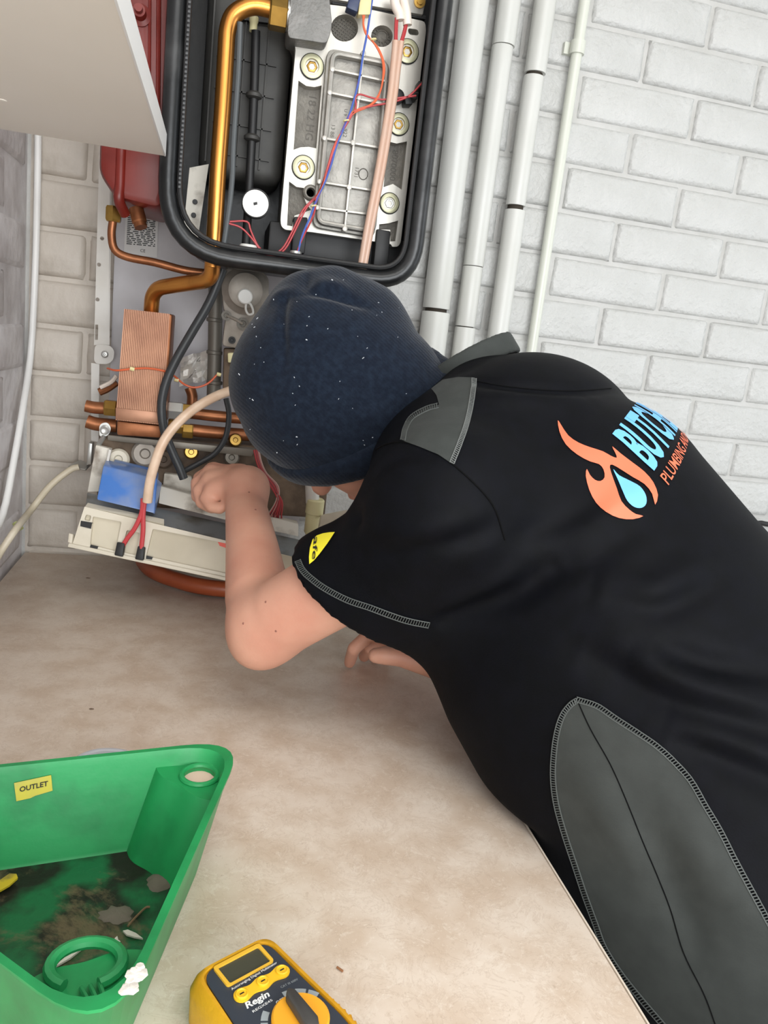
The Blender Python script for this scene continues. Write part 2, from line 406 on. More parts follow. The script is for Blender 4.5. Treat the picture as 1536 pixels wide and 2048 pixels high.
M_blue = mat('blue_film', (70, 118, 190), .3, col2=(122, 140, 176), scale=22, ramp=(.40, .66))
M_wr = mat('red_wire', (168, 52, 56), .45); M_wo = mat('orange_wire', (206, 96, 58), .45); M_wb = mat('blue_wire', (66, 92, 168), .45); M_wp = mat('violet_wire', (96, 72, 140), .45)
M_sleeve = mat('clear_sleeve', (188, 158, 140), .3, col2=(190, 156, 136), scale=60)
M_sleevew = mat('white_sleeve', (220, 208, 196), .4)
M_brownp = mat('grimy_brown', (70, 56, 44), .7, col2=(112, 94, 76), scale=30, bump=.4, bscale=60)
M_print = mat('black_print', (26, 26, 26), .6)

def Q(f, Y, *pts): return [at(*f(*p), Y) for p in pts]
FR = (0, -1, 0)
BO = empty('boiler', (.39, -.01, 1.40), 'opened wall boiler with black casing, bare aluminium heat exchanger and copper pipes', 'boiler')

# rear frame: a white punched flange with a tab, and the grey panel behind
fl = MB(); o = [at(222, 250, -.06), at(221, 420, -.06), at(217, 690, -.06), at(188, 690, -.06), at(199, 292, -.06), at(201, 250, -.06)]
holes = [circle(at(*c1(*p), -.06), X_, Z_, .0030, 10) for p in ((560, 1308), (543, 1452), (535, 1643))]
sl = Q(c3, -.06, (523, 245), (539, 245), (537, 328), (521, 328))
fl.plate(o, holes + [sl], (0, .0015, 0)); fl.hexa([at(222, 250, -.06), at(217, 690, -.06), at(217, 690, -.02), at(222, 250, -.02)], (.0015, 0, 0))
fr = fl.build('rear_frame', M_frame, BO)
MB().prism(rounded(Q(c3, -.064, (520, 352), (600, 357), (628, 385), (622, 440), (590, 462), (515, 458)), .008), (0, .002, 0)).build('tab', M_frame, fr)
MB().lathe(at(*c3(575, 408), -.0655), FR, [(0, .0055), (.002, .0055), (.003, .004), (.003, .002), (.0015, .001)], 12).build('screw', M_zinc, fr)
MB().hexa(Q(c3, -.06, (500, 455), (545, 460), (540, 890), (500, 880)), (0, .0015, 0)).build('lower_strip', M_frame, fr)
MB().box((at(225, 600, -.03)[0], -.026, .985), (at(640, 600, -.03)[0], -.012, 1.56)).build('back_panel', M_back, BO)
lb = MB().prism(Q(c1, -.0275, (690, 1150), (868, 1180), (862, 1412), (680, 1395)), (0, .001, 0)).build('rating_label', mat('label_paper', (206, 203, 200), .5), BO, angle=10)
ln = MB(); rr_ = random.Random(3)
for i in range(17):
    t = .05 + i * .044; a = Q(c1, -.0278, (695, 1160), (862, 1186), (858, 1405), (684, 1392))
    L_ = a[0] * (1 - t) + a[3] * t; R_ = a[1] * (1 - t) + a[2] * t
    s_ = .04
    while s_ < .92:
        e_ = min(.95, s_ + rr_.uniform(.04, .2)); p = L_ + (R_ - L_) * s_; q = L_ + (R_ - L_) * e_
        ln.add([p - Z_ * .0007, q - Z_ * .0007, q + Z_ * .0007, p + Z_ * .0007], [(0, 1, 2, 3)]); s_ = e_ + rr_.uniform(.02, .1)
tag(ln.build('small_print', M_print, lb, fix=False), kind='stuff')
flat_text('ce_mark', 'CE', at(*c1(770, 1382), -.0282), X_, Z_, .0045, M_print, lb)

# red expansion vessel
v0 = at(199, 300, -.23); v1 = at(335, 300, -.23); zb = at(245, 405, -.2)[2]
ev = MB()
prof = rounded([(v0[0], 0, zb + .028), (v0[0] + .022, 0, zb), (v1[0] - .004, 0, zb - .006), (v1[0] + .006, 0, zb + .03), (v1[0] + .006, 0, 2.0), (v0[0], 0, 2.0)], .012, 4)
ev.prism([p + Y_ * -.235 for p in prof], (0, .165, 0))
VE = ev.build('expansion_vessel', M_red, BO, bevel=.012)
xs_ = at(240, 360, -.236)[0]
MB().tube([at(243, 296, -.232), at(240, 370, -.232), at(238, 400, -.232), at(250, 428, -.215)], .007, 12).build('pressed_rib', M_red, VE)
MB().tube([at(318, -60, -.236), at(316, 230, -.236)], .003, 8).build('seam', M_red, VE)
MB().tube([at(300, -60, -.236), at(298, 230, -.236)], .002, 8).build('seam', M_red, VE)
MB().lathe(at(281, 32, -.234), FR, [(0, .013), (.004, .013), (.006, .008), (.02, .0075), (.02, .005), (.028, .0045)], 18).build('air_valve', M_red, VE)
MB().lathe(at(272, 418, -.2), (.35, -.3, -1), [(0, .010), (.018, .010), (.02, .0085), (.026, .0085)], 16).build('port', M_copd, VE)

# black inner casing: rolled steel rim, tapered walls, back
x0, x1, zb, YR = .2235, .5465, 1.405, -.30
def loop(dx, dz, Y, top=2.02, rl=.085, rr=.055):
    return rounded([np.array((x0 + dx, Y, top)), np.array((x0 + dx, Y, zb + dz)), np.array((x1 - dx, Y, zb + dz)), np.array((x1 - dx, Y, top))], [.03, rl - dx, rr - dx, .03], 9)
A_, B_, D_ = loop(-.004, -.004, -.295), loop(.006, .004, -.09), None
n_ = len(A_); cs = MB(); cs.add(A_ + B_, [(i, (i + 1) % n_, (i + 1) % n_ + n_, i + n_) for i in range(n_)] + [tuple(range(n_, 2 * n_))])
A2, B2 = loop(-.008, -.008, -.295), loop(.002, 0, -.086)
cs.add(A2 + B2, [(i, i + n_, (i + 1) % n_ + n_, (i + 1) % n_) for i in range(n_)] + [tuple(range(2 * n_ - 1, n_ - 1, -1))])
CA = cs.build('casing', M_black, BO, fix=False)
MB().tube(loop(0, 0, YR), .0112, 14, closed=True, smooth=0).build('rim', M_rim, CA)
g_ = loop(.0145, .0145, -.3035); gk = MB(); gk.tube(g_, .0035, 8, closed=True, smooth=0)
gk.build('gasket', M_blackp, CA)
tk = MB()
for k in range(110):
    z = 1.48 + k * .005; tk.box((x0 + .0138, -.3080, z), (x0 + .0165, -.3055, z + .0026))
tag(tk.build('gasket_teeth', M_gask, CA), kind='stuff')
MB().hexa(Q(c1, -.21, (1040, 920), (1145, 900), (1080, 1345), (1000, 1320)), (0, .003, 0)).build('bracket', M_dirty, CA)
for p in ((1070, 1107), (1062, 1180), (1050, 1330)):
    MB().lathe(at(*c1(*p), -.212), FR, [(0, .0035), (.0016, .003)], 10).build('rivet', M_blackp, CA)

# ribbed dark housing with its rod pipe
hz0, hz1 = at(395, 350, -.19), at(560, 20, -.19)
RH = MB().box((hz0[0], -.205, hz0[2]), (hz1[0] + .02, -.10, 2.0)).build('air_housing', M_ribp, BO, bevel=.018, seg=4)
rb = MB()
for yy in (118, 183, 250, 312): z = at(470, yy, -.205)[2]; rb.box((hz0[0] + .016, -.2085, z - .001), (hz1[0], -.2045, z + .001))
for xx in (418, 482, 528): p = at(xx, 200, -.205); rb.box((p[0] - .001, -.2085, hz0[2] + .016), (p[0] + .001, -.2045, 1.99))
rb.build('rib', M_ribp, RH)
MB().hexa(Q(c1, -.212, (1300, 60), (1510, 90), (1510, 130), (1310, 105)), (0, .02, .0)).build('ledge', M_blackp, RH)
MB().lathe(at(*c1(1388, 172), -.222), (0, .1, 1), [(0, .0052), (.010, .0052), (.012, .0062), (.017, .0062)], 14).build('peg', M_creamc, RH)
MB().tube([at(512, 62, -.225), at(508, 190, -.225), at(501, 330, -.225), at(496, 420, -.225), at(491, 500, -.235)], .0058, 14).build('rod_pipe', M_blackp, BO)
for yy, xx in ((190, 508), (275, 504)):
    MB().lathe(at(xx, yy, -.225), (0, 0, 1), [(-.005, .0066), (-.003, .0105), (.001, .0105), (.004, .0066)], 16).build('collar', M_ribp, BO)
ga = MB().lathe(at(*c2(220, 1252), -.262), (.0, -1, -.02), [(-.012, .012), (-.008, .0185), (.004, .0185), (.0045, .0172), (.003, .017)], 32).build('gauge', M_blackp, BO)
gf = MB().lathe(at(*c2(219, 1250), -.2662), (.0, -1, -.02), [(0, .0168), (.0003, .0168)], 32).build('dial', M_white, ga)
MB().hexa([at(*c2(*p), -.2668) for p in ((205, 1245), (228, 1240), (230, 1256), (208, 1262))], (0, .0001, 0)).build('needle', M_print, ga)
MB().lathe(at(*c2(168, 1590), -.285), (0, 0, 1), [(0, .008), (.008, .008), (.008, .0112), (.016, .0112), (.0175, .010)], 20).build('white_cap', M_white, BO)
MB().lathe(at(*c2(455, 1640), -.278), (.02, 0, 1), [(0, .0085), (.006, .0085), (.008, .006), (.016, .006), (.017, .008), (.02, .008)], 16).build('ferrule', M_zinc, BO)

# heat exchanger
YE = -.252
HXC = MB().prism(Q(c2, YE + .016, (420, 215), (470, 292), (378, 1345), (380, 1385), (400, 1405), (960, 1478), (1060, 1508), (1092, 1508), (1106, 1488), (1260, 182), (1255, 134), (690, 30), (440, 25)), (0, .09, 0)).build('heat_exchanger', M_alud, BO, bevel=.002)
outl = rounded(Q(c2, YE, (415, 215), (466, 290), (462, 335), (372, 1350), (376, 1390), (400, 1412), (560, 1425), (940, 1482), (1052, 1500), (1056, 1516), (1094, 1516), (1110, 1490), (1266, 185), (1260, 132), (940, 62), (690, 30), (440, 20)), .004, 2)
def cc(x, y, R, n=22): return [at(*c2(x + R * math.cos(2 * math.pi * k / n), y + R * math.sin(2 * math.pi * k / n)), YE) for k in range(n)]
pock = [Q(c2, YE, (482, 495), (530, 528), (580, 535), (625, 525), (592, 912), (545, 902), (495, 905), (452, 920)),
        Q(c2, YE, (425, 1115), (470, 1148), (515, 1155), (512, 1200), (530, 1250), (560, 1290), (458, 1325), (445, 1390), (412, 1385)),
        Q(c2, YE, (1030, 868), (1085, 882), (1150, 868), (1116, 1165), (1062, 1130), (1005, 1150)),
        Q(c2, YE, (978, 1378), (1035, 1372), (1095, 1355), (1077, 1482), (1046, 1484), (1046, 1412), (976, 1410)),
        rounded(Q(c2, YE, (1152, 172), (1218, 182), (1222, 218), (1160, 214)), .004, 3), cc(765, 172, 84), cc(995, 222, 67)]
MB().plate(outl, pock, (0, .016, 0)).build('face_plate', M_alub, HXC)
p_ = MB()
for k in range(-4, 5):                      # cast cross-hatching in the left port, spokes in the other one
    d = k * 18; h = math.sqrt(max(0, 78 ** 2 - d * d))
    a, b = at(*c2(765 + d * .8 - h * .6, 172 + d * .6 + h * .8), YE + .0145), at(*c2(765 + d * .8 + h * .6, 172 + d * .6 - h * .8), YE + .0145); p_.cyl(a, b, .0009, 6)
    a, b = at(*c2(765 - d * .6 - h * .8, 172 + d * .8 - h * .6), YE + .0145), at(*c2(765 - d * .6 + h * .8, 172 + d * .8 + h * .6), YE + .0145); p_.cyl(a, b, .0009, 6)
p_.build('cast_ribs', M_alud, HXC)
p_ = MB()
for k in range(14):
    an = k * math.pi / 7; p_.cyl(at(*c2(995 + 36 * math.cos(an), 222 + 36 * math.sin(an)), YE + .014), at(*c2(995 + 62 * math.cos(an), 222 + 62 * math.sin(an)), YE + .014), .0009, 6)
p_.tube([at(*c2(995 + 36 * math.cos(k * .4488), 222 + 36 * math.sin(k * .4488)), YE + .014) for k in range(14)], .0009, 6, closed=True, smooth=1)
p_.build('cast_ribs', M_alud, HXC)
s2 = lambda R: R * .3255 * (YE + 1.354) / FOC
for (bx_, by_, R, gold) in ((565, 410, 63, 1), (512, 1030, 62, 1), (1150, 318, 62, 1), (1097, 765, 58, 1), (1040, 1250, 56, 0)):
    c_ = at(*c2(bx_, by_), YE); r_ = s2(R)
    bo = MB().lathe(c_, FR, [(-.008, r_), (.003, r_), (.0034, r_ * .95), (.0034, r_ * .62), (-.006, r_ * .52), (-.0061, r_ * .05)], 28).build('bolt', mat('olive_washer', (182, 180, 150), .4, metal=.4), HXC)
    MB().tube([c_ + np.array((math.cos(k * .2244) * r_ * 1.0, -.0012, math.sin(k * .2244) * r_ * 1.0)) for k in range(28)], .0013, 6, closed=True, smooth=0).build('washer_edge', M_blackp, bo)
    MB().lathe(c_ + np.array((0, .0045, 0)), FR, [(-.004, r_ * .5), (.005, r_ * .5), (.0055, r_ * .44), (.0055, r_ * .30), (.0035, r_ * .26)], 6).build('hex_head', M_brass if gold else M_zinc, bo)
# ribbed cover in the middle
YC = YE - .0115
cov = MB().prism(rounded(Q(c2, YC, (660, 292), (1040, 368), (952, 1462), (568, 1395)), .012, 5), (0, .0115, 0)).build('cover', mat('cast_cover', (138, 135, 129), .5, metal=.5, col2=(156, 153, 146), scale=45, bump=.2, bscale=150), HXC, bevel=.0015)
def bar(mb, p, q, w, Y, h, f=c2):
    a, b = at(*f(*p), Y), at(*f(*q), Y); t = (b - a) / np.linalg.norm(b - a); nn = np.cross(t, Y_) * w / 2
    mb.hexa([a - nn, b - nn, b + nn, a + nn], (0, h, 0))
rows = [(440, 690, 75), (582, 674, 72), (860, 642, 60), (1125, 612, 58), (1282, 597, 46)]
for (yy, xx, dy) in rows:
    m_ = MB(); bar(m_, (xx, yy), (1030 - (yy - 440) * .085, yy + dy), .0030, YC, -.0105); m_.build('rib', M_alu, cov, bevel=.0006)
    MB().lathe(at(*c2(xx - 6, yy), YC), FR, [(0, .0034), (.0115, .0032), (.012, .002)], 12).build('boss', M_alu, cov)
m_ = MB(); bar(m_, (872, 345), (760, 1410), .0032, YC, -.0105); m_.build('rib', M_alu, cov, bevel=.0006)
for p in ((872, 345), (846, 612), (810, 888), (786, 1158), (760, 1412)):
    MB().lathe(at(*c2(*p), YC), FR, [(0, .0036), (.0115, .0034), (.012, .002)], 12).build('boss', M_alu, cov)
io = rounded(Q(c2, YC, (690, 335), (1022, 400), (938, 1425), (598, 1368)), .010, 5)
MB().tube([p + Y_ * k for k in (-.003,) for p in io], .0036, 8, closed=True, smooth=0).tube([p + Y_ * -.0075 for p in io], .0032, 8, closed=True, smooth=0).build('border', M_alu, cov)
for (s, p, hgt) in (('18 22 HG', (548, 590), .010),):
    flat_text('cast_lettering', s, at(*c2(*p), YE + .0155), at(*c2(525, 860), YE) - at(*c2(550, 590), YE), X_, hgt, mat('cast_letters', (92, 88, 82), .6, metal=.3), HXC)
ML = MATS['cast_letters']
flat_text('cast_lettering', '13 886', at(*c2(685, 768), YC), at(*c2(675, 850), YC) - at(*c2(685, 768), YC), X_, .005, ML, cov)
flat_text('cast_lettering', '922', at(*c2(760, 790), YC), at(*c2(752, 870), YC) - at(*c2(760, 790), YC), X_, .005, ML, cov)
flat_text('cast_lettering', 'U 9', at(*c2(765, 670), YC), at(*c2(758, 730), YC) - at(*c2(765, 670), YC), X_, .004, ML, cov)
flat_text('cast_lettering', '1731', at(*c2(832, 1030), YC), at(*c2(824, 1090), YC) - at(*c2(832, 1030), YC), X_, .005, ML, cov)
MB().tube([at(*c2(880 + 28 * math.cos(k * .393), 1070 + 34 * math.sin(k * .393)), YC) for k in range(16)], .0007, 6, closed=True, smooth=1).build('cast_ring', ML, cov)
flat_text('cast_lettering', '8070000', at(*c2(1062, 920), YE + .0155), at(*c2(1040, 1120), YE) - at(*c2(1062, 920), YE), X_, .008, ML, HXC)
MB().lathe(at(*c2(552, 1190), YE + .004), FR, [(0, .010), (.010, .010), (.012, .008), (.012, .006), (.004, .005)], 20).build('stud', M_alud, HXC)
# upper joint, cast elbow cover, brass nut
MB().hexa(Q(c2, YE + .006, (690, -10), (1265, 95), (1262, 118), (690, 22)), (0, .03, 0)).build('joint_gasket', M_blackp, BO)
MB().hexa(Q(c2, YE, (700, -120), (1275, -40), (1248, 92), (690, -5)), (0, .05, 0)).build('upper_block', M_alub, BO, bevel=.002)
MB().lathe(at(*c2(1225, 15), YE), FR, [(0, .0075), (.003, .0075), (.003, .004), (.005, .004)], 20).build('bolt', M_brass, BO)
MB().prism(rounded(Q(c2, YE - .028, (440, -60), (424, 60), (415, 200), (425, 232), (655, 268), (676, 215), (690, 150), (668, -60)), .008, 3), (0, .045, 0)).build('elbow_cover', mat('grey_casting', (108, 107, 104), .5, metal=.4, col2=(122, 120, 117), scale=70, bump=.3, bscale=260), BO, bevel=.016, seg=5)
zn = at(*c2(352, 80), -.262)
MB().lathe(zn - X_ * .010, X_, [(0, .0185), (.002, .0205), (.021, .0205), (.023, .0185)], 6).build('hex_nut', M_brass, BO, angle=20)
MB().lathe(zn + X_ * .012, X_, [(0, .0185), (.003, .0185), (.003, .0165), (.006, .0165), (.006, .018), (.012, .018)], 24).build('union_ring', M_zinc, BO)
Yp = -.262
cpp = MB().tube([at(556, 22, Yp), at(515, 12, Yp), at(487, 17, Yp), at(465, 33, Yp), at(455, 62, Yp), at(452, 100, Yp), at(445, 220, Yp), at(436, 345, Yp), at(429, 470, Yp), at(425, 535, Yp)], .0107, 18)
cpp.build('copper_pipe', M_cop, BO)
MB().tube([at(425, 530, -.26), at(423, 548, -.255), at(412, 560, -.245), at(385, 565, -.225), at(345, 571, -.205), at(318, 577, -.19), at(306, 592, -.18), at(303, 612, -.175), at(302, 630, -.17)], .0105, 16).build('copper_pipe', M_cop, BO)
MB().lathe(at(421, 494, Yp), (0, 0, 1), [(-.003, .012), (.004, .012)], 20).build('grommet', mat('navy_rubber', (40, 46, 62), .5), BO)
MB().tube([at(480, 45, -.28), at(476, 150, -.28), at(467, 280, -.28), at(464, 360, -.28), at(456, 430, -.28), at(446, 500, -.28), at(443, 530, -.28)], .0036, 10).build('grey_cable', mat('grey_cable', (74, 78, 80), .4), BO)
MB().tube(Q(c1, -.20, (620, 1205), (612, 1290), (630, 1370), (700, 1410), (850, 1440), (1000, 1480), (1100, 1495), (1200, 1500)), .0055, 12).build('copper_pipe', M_copd, BO)
MB().lathe(at(*c1(622, 1205), -.2), (0, 0, 1), [(-.003, .0095), (0, .011), (.014, .011), (.017, .0095)], 6).build('brass_nut', M_brass, BO, angle=20)

# trough below the heat exchanger
tz0, tz1 = at(550, 545, -.235), at(812, 462, -.235)
TR = MB().box((at(535, 500, -.235)[0], -.235, 1.418), (at(815, 500, -.235)[0], -.12, at(600, 465, -.235)[2] + .01)).build('black_trough', M_blackp, BO, bevel=.003)
for q in ([(455, 1330), (540, 1335), (520, 1560), (440, 1550)], [(965, 1405), (1050, 1420), (1030, 1660), (940, 1650)]):
    MB().hexa(Q(c2, -.258, *q), (0, .025, 0)).build('clip_bar', M_blackp, TR, bevel=.002)
# wires
YW = -.281
def wire(name, m, pts, r=.0011, f=c2, Y=YW): return MB().tube([at(*f(p[0], p[1]), p[2] if len(p) > 2 else Y) for p in pts], r, 7).build(name, m, BO)
wire('blue_wire', M_wb, [(945, -60), (935, 0), (905, 200), (880, 330), (862, 450), (838, 560), (800, 690), (768, 770), (716, 895), (684, 1010), (640, 1130), (600, 1210), (560, 1320), (505, 1450), (470, 1590)], .0014)
wire('violet_wire', M_wp, [(850, 500), (832, 580), (803, 680), (762, 775), (722, 870), (690, 980), (648, 1110), (606, 1205), (568, 1300), (510, 1440), (466, 1590)], .0012)
wire('orange_wire', M_wo, [(888, 95), (880, 150), (900, 215), (950, 270), (995, 360), (1003, 450), (985, 560), (930, 640), (850, 672), (800, 705), (760, 790), (705, 890), (668, 1010), (628, 1140), (590, 1215)], .0012)
wire('orange_wire', M_wo, [(878, 95), (886, 170), (920, 235), (975, 300), (1010, 400), (1000, 500), (965, 610), (900, 660), (830, 690), (790, 730)], .0011)
wire('red_wire', M_wr, [(1205, 588), (1100, 602), (1000, 612), (930, 600), (860, 580), (832, 600), (835, 655), (806, 715), (755, 800), (700, 900), (660, 1030), (622, 1150), (585, 1212), (510, 1290), (440, 1430), (380, 1530), (310, 1560), (240, 1520), (190, 1420), (165, 1362), (60, 1362)], .0012)
wire('red_wire', M_wr, [(1242, 510), (1160, 590), (1060, 628), (940, 650), (840, 680), (795, 720), (735, 840), (690, 950), (640, 1100), (600, 1195), (530, 1280), (460, 1420), (400, 1530), (330, 1572), (260, 1550), (200, 1470), (130, 1400), (50, 1372)], .0012)
wire('red_wire', M_wr, [(590, 1215), (575, 1320), (500, 1480), (460, 1590)], .0012)
for i_, (a, b) in enumerate(((1082, 1107), (1140, 1152))):
    MB().tube(Q(c2, -.283, (a - 12 - 8 * i_, -40), (a - 4, 30), (b - 5, 85), (b, 125 + 30 * i_)), .0062 if i_ == 0 else .0058, 12).build('sleeve', M_sleevew, BO)
wire('red_wire', M_wr, [(1086, 110), (1082, 170), (1080, 262)], .0026, Y=-.283); wire('red_wire', M_wr, [(1146, 140), (1132, 200), (1114, 262)], .0026, Y=-.283)
MB().tube(Q(c2, -.284, (1080, 252), (1065, 420), (1045, 600), (1000, 880), (955, 1140), (905, 1400), (862, 1655)), .0046, 12).build('electrode_lead', M_sleeve, BO)
MB().tube(Q(c2, -.284, (1114, 255), (1092, 430), (1072, 600), (1026, 890), (980, 1150), (930, 1405), (884, 1658)), .0040, 12).build('electrode_lead', M_sleeve, BO)
MB().lathe(at(*c2(858, 1690), -.284), (.02, 0, 1), [(0, .0085), (.010, .0085), (.012, .006)], 14).build('ferrule', mat('grey_rubber', (120, 116, 110), .6), BO)
MB().hexa(Q(c2, -.285, (800, -30), (868, -20), (845, 75), (778, 45)), (0, .018, 0)).build('connector', mat('navy_plastic', (30, 44, 78), .4), BO, bevel=.0015)
MB().hexa(Q(c2, -.283, (862, -30), (935, -25), (925, 90), (848, 90)), (0, .014, 0)).build('connector', mat('clear_yellow_plastic', (206, 190, 140), .35), BO, bevel=.0015)
for q in ([(1222, 495), (1262, 505), (1252, 545), (1212, 535)], [(1180, 560), (1225, 572), (1212, 610), (1168, 600)], [(1135, 590), (1175, 600), (1185, 640), (1140, 640)]):
    MB().hexa(Q(c2, -.272, *q), (0, .02, 0)).build('sensor_plug', M_blackp, BO, bevel=.001)
MB().lathe(at(*c2(1085, 600), YE - .004), FR, [(-.002, .009), (.008, .009), (.010, .006)], 18).build('sensor', M_blackp, BO)
for p in ((776, 742), (575, 1265), (942, 243)):
    c_ = at(*c2(*p), YW); MB().tube([c_ + X_ * .0034 * math.cos(k * .785) + Y_ * .0034 * math.sin(k * .785) + Z_ * .001 * math.cos(k * .785) for k in range(8)], .0011, 6, closed=True, smooth=1).build('cable_tie', mat('cream_tie', (216, 204, 150), .4), BO)

# gas valve and the works under the casing
gv = MB().prism(rounded(Q(c3, -.19, (1215, 20), (1225, 150), (1238, 200), (1228, 270), (1218, 362), (1320, 378), (1420, 300), (1475, 120), (1475, -10), (1420, -70), (1240, -70)), .006, 3), (0, .05, 0)).build('gas_valve', mat('die_cast_grey', (158, 150, 140), .5, metal=.3, col2=(134, 126, 116), scale=40), BO, bevel=.002)
MB().lathe(at(*c3(1345, 60), -.19), FR, [(0, .033), (.006, .033), (.012, .026), (.018, .024), (.02, .018)], 32).build('dome', MATS['die_cast_grey'], gv)
MB().lathe(at(*c3(1343, 92), -.208), FR, [(0, .008), (.006, .0105), (.012, .0105), (.0135, .009)], 24).build('knob', M_white, gv)
MB().tube([at(*c3(*p), -.216) for p in ((1352, 128), (1348, 160), (1362, 188), (1386, 184), (1386, 160), (1372, 130))], .0016, 8, closed=True).build('clip', M_white, gv)
for p, r_ in (((1437, 72), .006), ((1298, -8), .005), ((1242, 195), .0055), ((1332, 240), .007), ((1272, 330), .004)):
    MB().lathe(at(*c3(*p), -.191), FR, [(-.001, r_ * 1.3), (.002, r_ * 1.3), (.002, r_ * .7), (.0005, r_ * .6)], 16).build('port', M_alud if r_ > .0045 else M_blackp, gv)
MB().tube(Q(c3, -.192, (1242, 195), (1290, 215), (1332, 240)), .0022, 8).build('channel', MATS['die_cast_grey'], gv)
MB().hexa(Q(c3, -.18, (1228, 375), (1330, 378), (1330, 620), (1222, 600)), (0, .05, 0)).build('valve_body', M_brownp, gv, bevel=.003)
MB().hexa(Q(c3, -.19, (1248, 400), (1300, 398), (1298, 452), (1250, 455)), (0, .012, 0)).build('plug', M_creamc, gv, bevel=.002)
MB().tube([at(431, 565, -.13), at(430, 680, -.13), at(427, 800, -.13)], .0105, 16).build('grey_pipe', mat('grey_pipe', (118, 114, 106), .5, metal=.3), BO)
for yy in (640, 705, 765):
    MB().lathe(at(429, yy, -.13), (0, 0, 1), [(-.003, .0108), (-.002, .0122), (.002, .0122), (.003, .0108)], 18).build('pipe_band', MATS['grey_pipe'], BO)
pad = MB(); rr_ = random.Random(11); gx = []
for j in range(7):
    for i in range(9):
        u, v = i / 8, j / 6; xx = 985 + u * 190; yy = 430 - u * 60 + v * (150 + 20 * u)
        gx.append(at(*c3(xx + rr_.uniform(-6, 6), yy + rr_.uniform(-6, 6)), -.09 + rr_.uniform(-.012, .012)))
pad.add(gx, [(j * 9 + i, j * 9 + i + 1, (j + 1) * 9 + i + 1, (j + 1) * 9 + i) for j in range(6) for i in range(8)])
pad.build('insulation_pad', mat('foil_pad', (226, 221, 214), .4, metal=.2, bump=.6, bscale=90), BO, fix=False)
# plate heat exchanger
hx = MB().hexa(Q(c3, -.205, (682, 160), (945, 188), (905, 800), (636, 770)), (0, .085, 0)).build('plate_heat_exchanger', M_copd, BO, bevel=.003)
pl = MB(); T0, T1, B1, B0 = [np.array(p) for p in ((680, 158), (932, 186), (893, 795), (633, 768))]
for k in range(26):
    a, b = (k + .12) / 26, (k + .88) / 26
    q = [T0 + (T1 - T0) * a, T0 + (T1 - T0) * b, B0 + (B1 - B0) * b, B0 + (B1 - B0) * a]
    pl.hexa([at(*c3(*p), -.2085) for p in q], (0, .006, 0))
tag(pl.build('plates', M_hx, hx), kind='stuff')
MB().hexa(Q(c3, -.2095, (634, 700), (898, 728), (893, 790), (633, 765)), (0, .004, 0)).build('fold', M_hx, hx, bevel=.001)
MB().hexa(Q(c3, -.195, (640, 772), (888, 800), (880, 868), (640, 852)), (0, .07, 0)).build('lower_plate', M_copd, hx, bevel=.003)
def hnut(name, c_, ax, r, l, m): return MB().lathe(c_ - np.array(ax) * l / 2, ax, [(0, r * .92), (l * .1, r), (l * .9, r), (l, r * .92)], 6).build(name, m, BO, angle=20)
hnut('brass_nut', at(*c3(608, 702), -.16), X_, .0125, .018, M_brass); hnut('zinc_nut', at(*c3(962, 715), -.165), X_, .0135, .022, M_zinc)
hnut('brass_nut', at(*c3(1022, 718), -.165), X_, .0115, .016, M_brass); hnut('brass_nut', at(*c3(965, 800), -.16), X_, .0115, .022, M_brass); hnut('brass_nut', at(*c3(1030, 828), -.16), X_, .0115, .016, M_brass)
for pts, r_ in (([(1030, 728), (1200, 748), (1500, 775)], .0085), ([(1040, 822), (1200, 838), (1500, 860)], .0095), ([(470, 690), (520, 700), (600, 704)], .009), ([(478, 775), (530, 790), (640, 800)], .010)):
    MB().tube([at(*c3(*p), -.155) for p in pts], r_, 14).build('copper_pipe', M_copd, BO)
MB().tube(Q(c3, -.12, (545, 615), (590, 595), (640, 560)), .006, 10).build('copper_pipe', M_copd, BO)
MB().tube(Q(c3, -.13, (550, 590), (610, 560), (640, 525)), .0032, 8).build('white_wire', M_sleevew, BO)
MB().tube(Q(c3, -.12, (1040, 590), (1055, 640), (1048, 720)), .008, 12).build('copper_pipe', M_copd, BO)
wire('orange_wire', M_wo, [(590, 485, -.19), (640, 496, -.215), (730, 487, -.218), (820, 485, -.218), (912, 503, -.217), (960, 530, -.19), (1010, 572, -.18), (1070, 590, -.18), (1140, 568, -.18), (1195, 515, -.18)], .0015, f=c3)
for p, Y in (((725, 488), -.218), ((968, 548), -.185), ((1200, 518), -.18)):
    MB().lathe(at(*c3(*p), Y), (1, .1, -.2), [(-.003, .0028), (.003, .0028)], 8).build('cable_tie', MATS['cream_tie'], BO)
M_rub = mat('black_cable', (44, 46, 48), .45)
MB().tube(Q(c3, -.232, (1222, -60), (1150, 120), (1060, 275), (960, 450), (905, 580), (886, 700), (900, 820), (940, 930), (985, 1030), (1008, 1090)), .0062, 12).build('black_cable', M_rub, BO)
MB().tube(Q(c3, -.20, (1015, 1045), (1090, 1005), (1180, 950), (1238, 860), (1256, 740), (1240, 650)), .0042, 10).build('black_cable', M_rub, BO)
